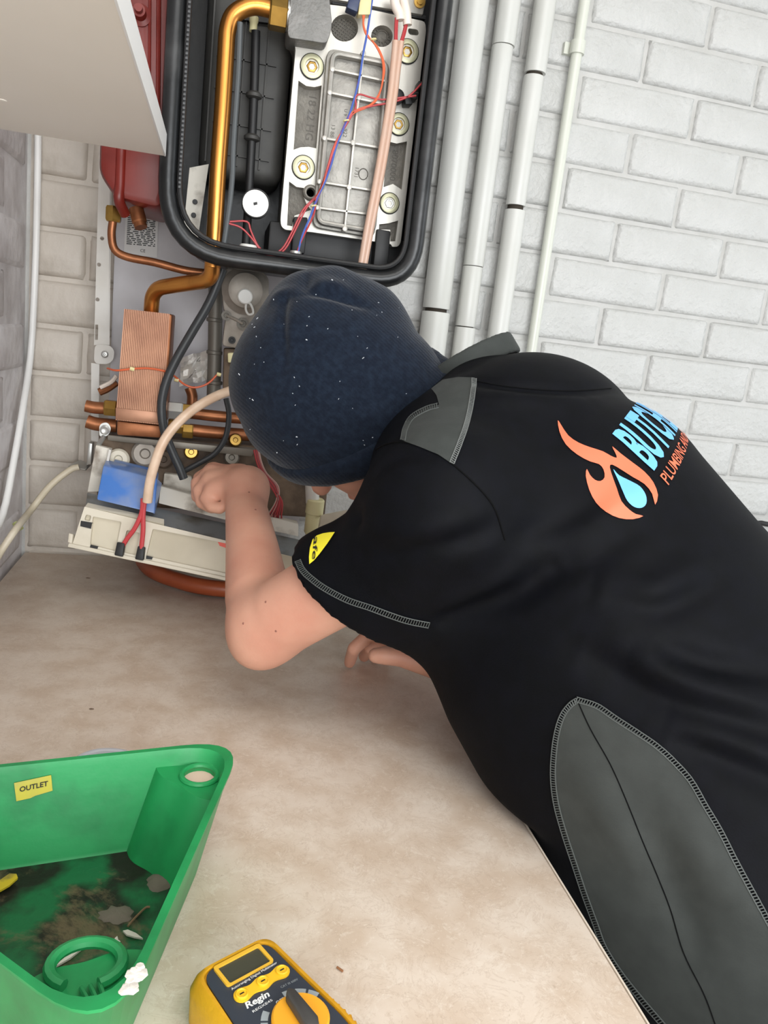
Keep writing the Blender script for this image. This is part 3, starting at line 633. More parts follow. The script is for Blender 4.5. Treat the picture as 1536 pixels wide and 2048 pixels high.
# dark works behind the control box
wk = MB().box((at(200, 900, -.14)[0], -.16, at(300, 1010, -.14)[2]), (at(660, 900, -.14)[0], -.03, at(400, 880, -.14)[2])).build('pump_block', M_brownp, BO, bevel=.006)
MB().hexa(Q(c3, -.175, (590, 850), (1400, 930), (1380, 970), (590, 880)), (0, .02, 0)).build('tray_edge', mat('worn_steel', (120, 114, 104), .45, metal=.4), BO, bevel=.001)
for p, r_, m_ in (((800, 955), .020, MATS['die_cast_grey']), ((1050, 945), .011, M_brass), ((900, 985), .014, M_brownp), ((1290, 880), .010, M_brass), ((655, 985), .016, M_cream), ((1270, 975), .012, MATS['worn_steel'])):
    MB().lathe(at(*c3(*p), -.16), (0, -1, .2), [(-.01, r_), (.012, r_), (.016, r_ * .8), (.016, r_ * .4), (.012, r_ * .3)], 20).build('fitting', m_, BO)
MB().hexa(Q(c3, -.17, (900, 1060), (1050, 1080), (1060, 1180), (890, 1150)), (0, .02, 0)).build('terminal_strip', M_dirty, BO, bevel=.002)
for k in range(11):
    a = rr_.uniform(-14, 14); b = rr_.uniform(-45, 45)
    wire('loom_wire', [M_wr, mat('maroon_wire', (104, 42, 46), .5), M_wr, mat('pale_wire', (176, 150, 140), .5)][k % 4], [(200 + a, 110, -.19), (216 + a, 180, -.2), (245 + a, 240, -.21), (300 + a * 1.6, 310, -.22), (325 + b * .4, 390, -.225), (300 + b, 470, -.22), (290 + b * 1.4, 500, -.2)], .0013, f=c7)
MB().cyl(at(*c7(503, 270), -.2), at(*c7(508, 400), -.2), .0105, 18).build('waste_pipe', M_white, BO)
MB().lathe(at(*c7(503, 560), -.2), (.02, -.05, 1), [(-.006, .008), (0, .012), (.03, .0125), (.031, .0138), (.052, .0138), (.054, .0120)], 22).build('waste_fitting', M_creamc, BO)

# control box with its cream fascia swung down
CB = MB()
TL, TRr, BRr, BL = at(*c3(470, 1245), -.245), at(*c3(1780, 1560), -.30), at(*c3(1740, 1750), -.315), at(*c3(400, 1462), -.26)
def fp(u, v, lift=0.0):                     # a point on the fascia: u along, v down
    p = (TL * (1 - u) + TRr * u) * (1 - v) + (BL * (1 - u) + BRr * u) * v
    return p + FN * lift
FN = np.cross(TRr - TL, BL - TL); FN = FN / np.linalg.norm(FN); FN = FN if FN[1] < 0 else -FN
def fpx(x, y):                              # fascia coordinates of a crop-3 pixel
    r = ray(*c3(x, y)); t = ((TL - C) @ FN) / (r @ FN); return C + r * t
box_ = MB().prism([fp(0, 0), fp(1, 0), fp(1, 1), fp(0, 1)], -FN * .004)
H_ = [[(515, 1298), (672, 1328), (640, 1488), (500, 1452)], [(478, 1288), (508, 1294), (500, 1325), (468, 1318)], [(700, 1372), (772, 1388), (752, 1510), (672, 1492)], [(842, 1366), (1640, 1525), (1610, 1690), (806, 1515)]]
bx0 = MB().plate([fp(0, 0, .006), fp(1, 0, .006), fp(1, 1, .006), fp(0, 1, .006)], [rounded([fpx(*p) + FN * .006 for p in h], .002, 2) for h in H_], -FN * .0058)
CBo = bx0.build('control_box', M_cream, BO)
MB().prism([fp(-.001, 0), fp(1, 0), fp(1, 1), fp(-.001, 1)], -FN * .006).build('inner_face', mat('cream_recess', (204, 195, 174), .5, col2=(190, 180, 158), scale=14), CBo)
MB().prism([fp(-.012, .93, .010), fp(1, .94, .010), fp(1, 1.03, .010), fp(-.012, 1.03, .010)], -FN * .018).build('bottom_lip', M_cream, CBo, bevel=.001)
MB().hexa([fpx(*p) + FN * .011 for p in ((390, 1390), (412, 1396), (405, 1448), (384, 1440))], -FN * .011).build('latch', M_cream, CBo, bevel=.0008)
for q in ([(452, 1322), (512, 1332), (506, 1366), (448, 1352)], [(505, 1452), (545, 1462), (540, 1478), (500, 1470)], [(808, 1512), (842, 1520), (838, 1534), (806, 1530)]):
    MB().hexa([fpx(*p) + FN * .0075 for p in q], -FN * .006).build('black_insert', M_blackp, CBo)
ut = at(*c3(470, 1240), -.24); 
MB().hexa([TL, TRr, at(*c3(1760, 1450), -.25), at(*c3(478, 1165), -.20)], np.array((0, .006, -.006))).build('channel', M_chan, CBo, bevel=.001)
MB().hexa([TL + FN * .004, at(*c3(900, 1338), -.265), at(*c3(900, 1312), -.255), at(*c3(482, 1222), -.235)], np.array((0, .003, -.004))).build('channel_lip', M_cream, CBo)
MB().hexa([at(*c3(*p), Y) for p, Y in (((880, 1130), -.2), ((1250, 1235), -.22), ((1250, 1320), -.235), ((870, 1225), -.215))], (0, .015, 0)).build('tray_wall', M_dirty, CBo, bevel=.001)
MB().hexa([at(*c7(*p), Y) for p, Y in (((250, 470), -.22), ((430, 515), -.23), ((430, 585), -.245), ((250, 545), -.235))], (0, .02, 0)).build('tray_wall', M_dirty, CBo, bevel=.001)
MB().hexa([at(*c7(*p), Y) for p, Y in (((555, 470), -.22), ((700, 440), -.24), ((700, 520), -.25), ((540, 560), -.24))], (0, .012, -.002)).build('tray_wall', M_cream, CBo, bevel=.001)
MB().hexa(Q(c3, -.19, (525, 905), (612, 928), (560, 1160), (478, 1165)), (0, .012, 0)).build('side_upright', M_dirty, CBo, bevel=.0015)
MB().hexa([at(*c3(602, 925), -.193), at(*c3(614, 928), -.193), at(*c3(596, 1010), -.193), at(*c3(584, 1006), -.193)], (0, -.008, 0)).build('side_flange', M_frame, CBo)
bl = MB().hexa([at(*c3(*p), Y) for p, Y in (((566, 1018), -.225), ((862, 1090), -.235), ((848, 1282), -.262), ((530, 1206), -.25))], (0, .03, .004)).build('blue_cover', M_blue, CBo, bevel=.002)
MB().hexa([at(*c3(*p), Y) for p, Y in (((862, 1090), -.235), ((888, 1115), -.20), ((852, 1275), -.225), ((848, 1282), -.262))], (-.002, .002, 0)).build('side_face', M_blue, bl)
MB().hexa([at(*c3(*p), Y) for p, Y in (((625, 995), -.185), ((848, 1050), -.19), ((862, 1085), -.205), ((615, 1030), -.195))], (0, .01, .002)).build('raised_edge', M_blue, bl, bevel=.001)
MB().hexa([fpx(*p) + FN * .0003 for p in ((1188, 1352 + 70), (1240, 1368 + 70), (1240, 1400 + 70), (1205, 1388 + 70))], FN * .0004).build('red_sticker', mat('neon_red', (232, 84, 60), .4), CBo)
hb = MB().prism(rounded(Q(c3, -.17, (545, 790), (590, 778), (612, 815), (590, 858), (545, 862)), .006), (0, .002, 0)); hb.cyl(at(*c3(568, 862), -.171), at(*c3(540, 905), -.185), .0035, 10)
hg = hb.build('hinge', M_zinc, BO)
MB().lathe(at(*c3(576, 822), -.171), FR, [(0, .007), (.003, .007), (.004, .005), (.003, .003)], 18).build('pivot', M_zinc, hg)
lbk = MB(); lbk.hexa(Q(c3, -.066, (486, 893), (508, 898), (500, 1012), (474, 1015)), (0, .02, 0)); lbk.hexa([at(*c3(*p), Y) for p, Y in (((372, 1018), -.075), ((470, 1040), -.075), ((500, 1010), -.05), ((440, 985), -.03))], (0, .001, -.0025))
lbk.build('steel_bracket', M_zinc, BO, bevel=.0008)
# pink sleeved lead with its two red tails and black terminals
MB().tube([at(*c3(*p), Y) for p, Y in (((1560, 520), -.20), ((1400, 560), -.22), ((1285, 600), -.245), ((1180, 640), -.262), ((1060, 710), -.275), ((960, 800), -.282), ((890, 900), -.286), ((845, 1020), -.286), ((820, 1120), -.284), ((808, 1216), -.28))], .0066, 12).build('sleeved_lead', mat('pink_sleeve', (222, 196, 172), .35, col2=(208, 178, 152), scale=50), BO)
M_wr2 = mat('red_silicone_wire', (190, 62, 66), .4)
for pts in ([(800, 1205), (792, 1280), (752, 1365), (712, 1415), (680, 1462)], [(812, 1205), (800, 1290), (797, 1380), (785, 1475)]):
    MB().tube([fpx(*p) + FN * (.022 - .012 * i / 4) for i, p in enumerate(pts)], .0033, 10).build('red_tail', M_wr2, BO)
for q in ([(656, 1438), (697, 1446), (685, 1520), (640, 1510)], [(768, 1460), (805, 1466), (796, 1540), (752, 1532)]):
    MB().hexa([fpx(*p) + FN * .016 for p in q], -FN * .0105).build('terminal', M_blackp, BO, bevel=.0015)
hs = MB().tube([onz(*c3(*p), .925) for p in ((780, 1500), (790, 1548), (850, 1602), (980, 1650), (1100, 1680), (1260, 1697), (1420, 1690), (1560, 1640), (1600, 1560))], .0125, 16)
tag(hs.build('hose', mat('rust_orange_hose', (158, 78, 44), .4, col2=(140, 62, 34), scale=20)), 'rust-orange hose curving over the worktop beneath the cream fascia', 'hose')
# ---------- smooth solid modelling: distance fields turned into one continuous surface ----------
def seg_chain(Pn, rings, axis=None):
    """union of tapered (elliptic) segments. rings: [(center, a, b)], a along axis, b across."""
    F = np.full(len(Pn), 1e3, np.float32)
    for (c0, a0, b0), (c1, a1, b1) in zip(rings[:-1], rings[1:]):
        c0 = np.asarray(c0, np.float32); c1 = np.asarray(c1, np.float32); d = c1 - c0
        t = np.clip(((Pn - c0) @ d) / max(float(d @ d), 1e-9), 0, 1)
        q = Pn - (c0 + t[:, None] * d)
        a = a0 + (a1 - a0) * t; b = b0 + (b1 - b0) * t
        if axis is None:
            f = np.sqrt((q * q).sum(1)) - a
        else:
            ax = np.asarray(axis, np.float32)
            qa = q @ ax; qb2 = np.maximum((q * q).sum(1) - qa * qa, 0)
            f = (np.sqrt((qa / a) ** 2 + qb2 / (b * b)) - 1) * np.minimum(a, b)
        F = np.minimum(F, f)
    return F

def limb(Pn, pts):                     # pts: [(center, radius)]
    return seg_chain(Pn, [(c, r, r) for c, r in pts])

def smin(a, b, k):
    h = np.maximum(k - np.abs(a - b), 0) / k
    return np.minimum(a, b) - h * h * k * .25

def smax(a, b, k):
    return -smin(-a, -b, k)

def surf_nets(fn, lo, hi, h):
    lo = np.asarray(lo, float); hi = np.asarray(hi, float)
    n = np.ceil((hi - lo) / h).astype(int) + 1
    gx = [lo[i] + h * np.arange(n[i]) for i in range(3)]
    F = np.empty(n, np.float32)
    yy, zz = np.meshgrid(gx[1], gx[2], indexing='ij')
    step = max(1, int(200000 // (n[1] * n[2])))
    for i in range(0, n[0], step):
        xs = gx[0][i:i + step]
        G = np.empty((len(xs), n[1], n[2], 3), np.float32)
        G[..., 0] = xs[:, None, None]; G[..., 1] = yy; G[..., 2] = zz
        F[i:i + step] = fn(G.reshape(-1, 3)).reshape(len(xs), n[1], n[2])
    S = F < 0
    m = tuple(n - 1)
    acc = np.zeros(m + (3,), np.float32); cnt = np.zeros(m, np.float32)
    off = [(0, 0, 0), (1, 0, 0), (0, 1, 0), (1, 1, 0), (0, 0, 1), (1, 0, 1), (0, 1, 1), (1, 1, 1)]
    E = [(0, 1), (2, 3), (4, 5), (6, 7), (0, 2), (1, 3), (4, 6), (5, 7), (0, 4), (1, 5), (2, 6), (3, 7)]
    def sl(A, o): return A[o[0]:o[0] + m[0], o[1]:o[1] + m[1], o[2]:o[2] + m[2]]
    for a, b in E:
        fa, fb = sl(F, off[a]), sl(F, off[b])
        x = sl(S, off[a]) != sl(S, off[b])
        if not x.any(): continue
        t = fa[x] / (fa[x] - fb[x])
        oa = np.array(off[a], np.float32); ob = np.array(off[b], np.float32)
        acc[x] += oa + t[:, None] * (ob - oa); cnt[x] += 1
    act = cnt > 0
    idx = np.full(m, -1, int); idx[act] = np.arange(int(act.sum()))
    cell = np.argwhere(act)
    V = lo + h * (cell + acc[act] / cnt[act][:, None])
    Q = []
    for ax in range(3):
        o = [0, 0, 0]; o[ax] = 1
        A = S[:n[0] - o[0], :n[1] - o[1], :n[2] - o[2]]; Bv = S[o[0]:, o[1]:, o[2]:]
        e = np.argwhere(A != Bv)
        b, c = [(1, 2), (2, 0), (0, 1)][ax]
        ok = (e[:, b] > 0) & (e[:, c] > 0) & (e[:, b] < m[b]) & (e[:, c] < m[c]) & (e[:, ax] < m[ax])
        e = e[ok]
        if not len(e): continue
        flip = A[tuple(e.T)]
        def I(db, dc):
            g = e.copy(); g[:, b] -= db; g[:, c] -= dc
            return idx[tuple(g.T)]
        q = np.stack([I(1, 1), I(0, 1), I(0, 0), I(1, 0)], 1)
        q[~flip] = q[~flip][:, ::-1]
        Q.append(q)
    return V, np.concatenate(Q)

def relax(V, Q, it=2, f=.5):           # light smoothing of the extracted surface
    e = np.concatenate([Q[:, [0, 1]], Q[:, [1, 2]], Q[:, [2, 3]], Q[:, [3, 0]]])
    for _ in range(it):
        s = np.zeros_like(V); c = np.zeros(len(V))
        np.add.at(s, e[:, 0], V[e[:, 1]]); np.add.at(c, e[:, 0], 1)
        np.add.at(s, e[:, 1], V[e[:, 0]]); np.add.at(c, e[:, 1], 1)
        V = V + f * (s / np.maximum(c, 1)[:, None] - V)
    return V
# ---------- the person's body, shirt and hat as fields ----------
def V3(*a): return np.array(a, float)
def nrm(v): v = np.asarray(v, float); return v / np.linalg.norm(v)
U_SP = nrm((-.386, .526, .763)); R_LAT = nrm((.72, .685, -.114)); B_N = nrm((.583, -.505, .643))
C7 = dist(1000, 722, .84)
def tor(down, ant, a, b, lat=0):        # a ring of the torso: distance below C7, forward of the back surface
    return (C7 - U_SP * down - B_N * ant + R_LAT * lat, a, b)
SH_L = dist(888, 1012, .70)
TORSO = [(dist(960, 838, .90), .060, .052), (dist(1010, 850, .885), .125, .078), (dist(1075, 910, .87), .175, .112), (dist(1160, 1045, .84), .192, .140),
         (dist(1285, 1255, .79), .192, .152), (dist(1440, 1500, .745), .188, .156), (dist(1650, 1830, .70), .19, .155)]
BELLY = [(dist(942, 1205, .80), .062), (dist(1036, 1374, .765), .070), (dist(1206, 1640, .74), .076), (dist(1400, 2000, .72), .09)]
SLEEVE_L = [(C7 - U_SP*.10 - B_N*.085 - R_LAT*.08, .075), (SH_L, .073), (dist(822, 1142, .745), .065), (dist(704, 1188, .785), .074), (dist(612, 1230, .83), .076)]
E_L = dist(530, 1258, .805); W_L = dist(490, 992, 1.0)
HEM_C = dist(714, 1174, .78)
_h = nrm(dist(580, 1140, .81) - dist(840, 1270, .775)); _d = nrm(E_L - SH_L)
HEM_N = nrm(.52*_d + .48*nrm(_d - _h * float(_d @ _h)))
SH_R = C7 - U_SP*.07 - B_N*.085 + R_LAT*.17
W_R = dist(945, 1342, .93); E_R = (SH_R + W_R)/2 + V3(.16, .05, -.06)
SLEEVE_R = [(C7 - U_SP*.09 - B_N*.085 + R_LAT*.08, .075), (SH_R, .076), (SH_R*.45 + E_R*.55, .070), (SH_R*.1+E_R*.9, .072)]
HEM_RC = SH_R*.35 + E_R*.65; HEM_RN = nrm(E_R - SH_R)
WAIST_Z = .80
def f_shirt(Pn):
    t = smin(seg_chain(Pn, TORSO, R_LAT), limb(Pn, BELLY), .10)
    sl = smin(limb(Pn, SLEEVE_L), limb(Pn, ARM_L[:3]) - .005, .03); sr = limb(Pn, SLEEVE_R)
    cl = (Pn - HEM_C.astype(np.float32)) @ HEM_N.astype(np.float32)
    cr = (Pn - HEM_RC.astype(np.float32)) @ HEM_RN.astype(np.float32)
    carve = np.maximum(sl + .011, -(cl + .022))
    sl2 = np.maximum(np.maximum(sl, cl), -carve)
    carve_r = np.maximum(sr + .010, -(cr + .022))
    sr2 = np.maximum(np.maximum(sr, cr), -carve_r)
    f = smin(smin(t, sl2, .05), sr2, .05)
    top = np.maximum(Pn[:, 0] - .604, Pn[:, 2] - .914)          # the belly stays clear of the worktop
    f = smax(f, -top, .012)
    return np.maximum(f, WAIST_Z - Pn[:, 2])

# left arm, reaching: shoulder, elbow, wrist
ARM_L = [(SH_L, .052), (dist(716, 1146, .755), .041), (E_L*.85 + SH_L*.15, .040), (E_L, .036)]
FORE_L = [(E_L, .036), (dist(517, 1195, .84), .036), (dist(505, 1100, .905), .031), (dist(493, 1020, .975), .0265), (dist(494, 978, 1.005), .026)]
ELB_TIP = [(dist(512, 1292, .80), .016), (E_L, .03)]
HAND_AX = nrm(dist(428, 940, 1.06) - dist(440, 1000, 1.0))
PALM_L = [(dist(497, 972, 1.01), .027, .022), (dist(470, 966, 1.025), .036, .021), (dist(428, 966, 1.03), .038, .016)]
FING_L = [[(dist(474, 950, 1.06), .014), (dist(428, 943, 1.06), .0115), (dist(400, 956, 1.07), .0098), (dist(398, 985, 1.065), .0088), (dist(412, 1003, 1.05), .0078)],
          [(dist(472, 957, 1.045), .014), (dist(424, 950, 1.045), .012), (dist(396, 966, 1.05), .0100), (dist(395, 992, 1.045), .0090), (dist(414, 1010, 1.03), .0080)],
          [(dist(470, 966, 1.025), .014), (dist(424, 963, 1.027), .0115), (dist(399, 981, 1.03), .0096), (dist(404, 1005, 1.02), .0088), (dist(424, 1016, 1.01), .0078)],
          [(dist(472, 978, 1.01), .013), (dist(432, 979, 1.01), .0105), (dist(412, 996, 1.01), .0088), (dist(424, 1014, 1.0), .0080), (dist(440, 1018, .995), .0070)]]
THUMB_L = [(dist(485, 950, 1.05), .015), (dist(450, 962, 1.085), .012), (dist(415, 975, 1.095), .010), (dist(395, 985, 1.09), .0085)]
def f_arm_l(Pn):
    f = smin(limb(Pn, ARM_L), limb(Pn, FORE_L), .02)
    f = smin(f, limb(Pn, ELB_TIP), .02)
    p = seg_chain(Pn, PALM_L, HAND_AX)
    f = smin(f, p, .02)
    g = limb(Pn, FING_L[0])
    for c in FING_L[1:]: g = smin(g, limb(Pn, c), .003)
    for c in FING_L:                                   # knuckles
        g = smin(g, np.sqrt(((Pn - c[1][0].astype(np.float32))**2).sum(1)) - c[1][1]*1.06, .004)
    g = smin(g, limb(Pn, THUMB_L), .006)
    return smin(f, g, .008)
# right hand, resting on the worktop under the chest
W_R = dist(945, 1342, .93)
def onw(x, y, z): return onz(x, y, z)
FING_R = [[(dist(862, 1298, .935), .013), (dist(818, 1283, .942), .0108), (dist(741, 1268, .955), .0096), (dist(708, 1297, .957), .0086), (onz(699, 1325, .9185), .0076)],
          [(dist(868, 1296, .955), .013), (dist(826, 1284, .965), .0108), (dist(768, 1279, .972), .0096), (dist(741, 1296, .972), .0086), (onz(728, 1313, .9185), .0076)],
          [(dist(872, 1296, .975), .013), (dist(834, 1285, .985), .0100), (dist(788, 1284, .99), .0090), (dist(765, 1294, .99), .0082), (onz(752, 1304, .918), .0073)],
          [(dist(878, 1297, .995), .012), (dist(842, 1287, 1.0), .0090), (dist(806, 1287, 1.005), .0082), (dist(788, 1293, 1.005), .0074), (onz(778, 1299, .917), .0066)]]
THUMB_R = [(dist(905, 1338, .905), .019), (dist(846, 1324, .897), .0150), (dist(800, 1313, .896), .0118), (dist(768, 1311, .896), .0110), (dist(751, 1311, .896), .0092)]
PALM_R = [(W_R, .028, .020), (dist(900, 1318, .94), .034, .018), (dist(860, 1300, .955), .036, .014)]
FORE_R = [(SH_R, .05), (E_R, .040), (E_R*.6+W_R*.4, .036), (W_R, .026)]
def f_arm_r(Pn):
    f = limb(Pn, FORE_R)
    f = smin(f, seg_chain(Pn, PALM_R, nrm(dist(878, 1297, 1.0) - dist(862, 1303, .925))), .02)
    g = limb(Pn, FING_R[0])
    for c in FING_R[1:]: g = smin(g, limb(Pn, c), .003)
    g = smin(g, limb(Pn, THUMB_R), .006)
    return smin(f, g, .008)
# head and hat
def hatp(al, pe, d): return dist(.741*al - .671*pe, .671*al + .741*pe, d)
HAT_AX = nrm(hatp(1000, 200, .9) - hatp(1000, 0, .9))
HAT = [(hatp(908, 130, .872), .050, .045), (hatp(922, 132, .874), .078, .064), (hatp(950, 133, .876), .098, .080), (hatp(995, 132, .88), .109, .088),
       (hatp(1040, 126, .885), .110, .091), (hatp(1085, 118, .89), .105, .089), (hatp(1160, 105, .895), .094, .083)]
CR = nrm(HAT[0][0] - HAT[-1][0])
_f = dist(500, 872, .95); _n = dist(845, 700, .90); _e = dist(700, 915, .815)
CUFF_N = nrm(np.cross(_n - _f, _e - _f)); CUFF_N = CUFF_N * np.sign(CUFF_N @ CR)
def f_hat0(Pn):
    f = seg_chain(Pn, HAT, HAT_AX)
    return smin(f, limb(Pn, [(dist(612, 602, .875), .026), (dist(665, 594, .885), .030), (dist(740, 627, .895), .028)]), .05)
def f_hat(Pn):
    q = (Pn - _f.astype(np.float32)) @ CUFF_N.astype(np.float32)
    return smax(f_hat0(Pn), -(q + .030), .006)
def f_cuff(Pn):
    f = seg_chain(Pn, HAT, HAT_AX) - .006
    q = (Pn - _f.astype(np.float32)) @ CUFF_N.astype(np.float32)
    return smax(f, np.abs(q + .018) - .018, .010)
FACE = nrm(HAT_AX*.9 + nrm(dist(700,800,1.0)-dist(700,800,.9))*.35)
HC = hatp(1055, 126, .89)
def hd(f, c, l): return HC + FACE*f + CR*c + nrm(np.cross(CR, FACE))*l
def f_head(Pn):
    f = seg_chain(Pn, [(hd(-.02, .02, 0), .070, .068), (hd(.03, .015, 0), .070, .067)], CR)
    f = smin(f, limb(Pn, [(hd(.040, -.055, .036), .038), (hd(.062, -.105, 0), .030), (hd(.040, -.055, -.036), .038)]), .04)
    f = smin(f, limb(Pn, [(hd(.088, -.01, 0), .009), (hd(.108, -.045, 0), .013)]), .015)          # nose
    f = smin(f, limb(Pn, [(hd(.082, -.078, -.016), .008), (hd(.086, -.078, .016), .008)]), .008)     # lips
    for s in (-1, 1):
        f = smin(f, seg_chain(Pn, [(hd(0, .01, s*.078), .008, .016), (hd(.0, -.03, s*.075), .006, .011)], nrm(np.cross(CR, FACE))), .006)
        f = smin(f, limb(Pn, [(hd(.078, -.012, s*.03), .012), (hd(.08, -.012, s*.034), .012)]), .006)
    f = smin(f, limb(Pn, [(hd(-.03, -.05, 0), .058), (dist(950, 838, .90), .050), (dist(1060, 900, .88), .06)]), .04)
    return f
# ---------- materials of the person ----------
M_skin = mat('skin', (203, 153, 130), .5, col2=(190, 134, 113), scale=14, detail=5, ramp=(.38, .72), bump=.05, bscale=350, sss=.12, spec=.35)
M_shirt = mat('black_jersey', (7, 8, 11), .62, col2=(9, 10, 15), scale=60, bump=.06, bscale=700, spec=.085)
M_grey = mat('grey_jersey', (52, 55, 53), .72, col2=(57, 60, 58), scale=60, bump=.06, bscale=700, sheen=.04, spec=.2)
M_stitch = mat('grey_thread', (64, 68, 66), .7)
M_seam = mat('dark_thread', (9, 9, 10), .9, spec=.1)
M_hat = mat('navy_knit', (16, 23, 35), .95, col2=(25, 34, 47), scale=160, bump=.28, bscale=900, sheen=.16, spec=.15, ramp=(.4, .7))
_N = M_hat.node_tree.nodes; _L = M_hat.node_tree.links          # knitted ribs running from the crown to the cuff
_tc = _N.new('ShaderNodeTexCoord'); _vm = _N.new('ShaderNodeVectorMath'); _vm.operation = 'DOT_PRODUCT'; _vm.inputs[1].default_value = tuple(HAT_AX)
_cx = _N.new('ShaderNodeCombineXYZ'); _wv = _N.new('ShaderNodeTexWave'); _wv.inputs['Scale'].default_value = 95; _wv.inputs['Distortion'].default_value = .6
_b2 = _N.new('ShaderNodeBump'); _b2.inputs['Strength'].default_value = .10; _b2.inputs['Distance'].default_value = .002
_L.new(_tc.outputs['Object'], _vm.inputs[0]); _L.new(_vm.outputs['Value'], _cx.inputs['X']); _L.new(_cx.outputs['Vector'], _wv.inputs['Vector']); _L.new(_wv.outputs['Fac'], _b2.inputs['Height'])
_bs = _N['Principled BSDF']; _L.new(_bs.inputs['Normal'].links[0].from_socket, _b2.inputs['Normal']); _L.new(_b2.outputs['Normal'], _bs.inputs['Normal'])
M_trou = mat('black_trousers', (22, 23, 26), .8, bump=.1, bscale=500)
M_boot = mat('black_boot', (24, 22, 21), .5)

def smooth_obj(name, parts, m, parent):
    vs = []; fs = []
    for V, Q_ in parts:
        n = len(vs); vs += V.tolist(); fs += (Q_ + n).tolist()
    me = bpy.data.meshes.new(name); me.from_pydata(vs, [], fs); me.polygons.foreach_set('use_smooth', [True] * len(me.polygons))
    me.materials.append(m)
    return link(name, me, parent)
def normals_of(V, Q_):
    n = np.cross(V[Q_[:, 2]] - V[Q_[:, 0]], V[Q_[:, 3]] - V[Q_[:, 1]]); N = np.zeros_like(V)
    for k in range(4): np.add.at(N, Q_[:, k], n)
    return N / (np.linalg.norm(N, axis=1)[:, None] + 1e-12)
def bvh_of(V, Q_): return BVHTree.FromPolygons([tuple(p) for p in V], [tuple(map(int, q)) for q in Q_])
def hit(bv, x, y, off=0.0):
    d = ray(x, y); d = d / np.linalg.norm(d)
    h = bv.ray_cast(Vector(C), Vector(d))
    if h[0] is None: return None
    n = np.array(h[1]); n = n if n @ d < 0 else -n
    return np.array(h[0]) + n * off
def creases(V, N, bv, folds):               # folds: (pixel path, half width, height) pressed into or raised from the cloth
    out = V.copy()
    for path, w, amp in folds:
        P = [np.array((*p, 0.0)) for p in path]; pts = [hit(bv, p[0], p[1]) for p in spline(P, 8)]
        pts = np.array([p for p in pts if p is not None])
        if len(pts) < 2: continue
        lo, hi = pts.min(0) - 3 * w, pts.max(0) + 3 * w
        sel = np.where(((V > lo) & (V < hi)).all(1))[0]
        if not len(sel): continue
        best = np.full(len(sel), 9.0); tt = np.zeros(len(sel)); X = V[sel]
        for i in range(len(pts) - 1):
            a = pts[i]; d = pts[i + 1] - a; t = np.clip(((X - a) @ d) / (d @ d + 1e-12), 0, 1)
            q = np.linalg.norm(X - a - t[:, None] * d, axis=1); b = q < best; best[b] = q[b]; tt[b] = ((i + t) / (len(pts) - 1))[b]
        fade = np.sin(np.pi * np.clip(tt, .02, .98)) ** .6
        out[sel] += N[sel] * (amp * fade * np.exp(-(best / w) ** 2))[:, None]
    return out
def drape(name, outline, bv, m, parent, off=.0008, step=9.0, holes=(), smooth=0, thick=True):
    """a cloth or print piece laid on the surface inside a closed outline"""
    loops = [[np.array(p, float) for p in l] for l in [outline] + list(holes)]
    if smooth: loops = [spline(l, smooth, True) for l in loops]
    dense = []
    for l in loops:
        r = []
        for a, b in zip(l, l[1:] + l[:1]):
            k = max(1, int(np.linalg.norm(b - a) / step))
            r += [a + (b - a) * i / k for i in range(k)]
        dense.append(r)
    v2 = []; ed = []
    for l in dense:
        b0 = len(v2); v2 += [Vector((p[0], p[1])) for p in l]; ed += [(b0 + i, b0 + (i + 1) % len(l)) for i in range(len(l))]
    A = np.array([tuple(v) for v in v2]); lo, hi = A.min(0), A.max(0)
    for i in np.arange(lo[0] + step / 2, hi[0], step):
        for j in np.arange(lo[1] + step / 2, hi[1], step):
            if np.min((A[:, 0] - i) ** 2 + (A[:, 1] - j) ** 2) > (step * .45) ** 2: v2.append(Vector((i, j)))
    ov, oe, of, *_ = delaunay_2d_cdt(v2, ed, [], 1, 1e-4)
    P = [hit(bv, v[0], v[1], off) for v in ov]
    idx = {}; vs = []
    for i, p in enumerate(P):
        if p is not None: idx[i] = len(vs); vs.append(p)
    fs = []
    for f in of:
        if all(i in idx for i in f):
            q = [vs[idx[i]] for i in f]
            if max(np.linalg.norm(q[a] - q[a - 1]) for a in range(len(q))) < .06: fs.append(tuple(idx[i] for i in f))
    mb = MB(); mb.add(vs, fs)
    o = mb.build(name, m, parent, fix=False, angle=80)
    bm = bmesh.new(); bm.from_mesh(o.data); bmesh.ops.recalc_face_normals(bm, faces=bm.faces)
    bm.to_mesh(o.data); bm.free()
    return o
def drape_line(name, path, bv, m, parent, r=.0006, off=.0006, smooth=6):
    pts = [hit(bv, p[0], p[1], off) for p in spline([np.array(p, float) for p in path], smooth)]
    return MB().tube([p for p in pts if p is not None], r, 6, smooth=0).build(name, m, parent)
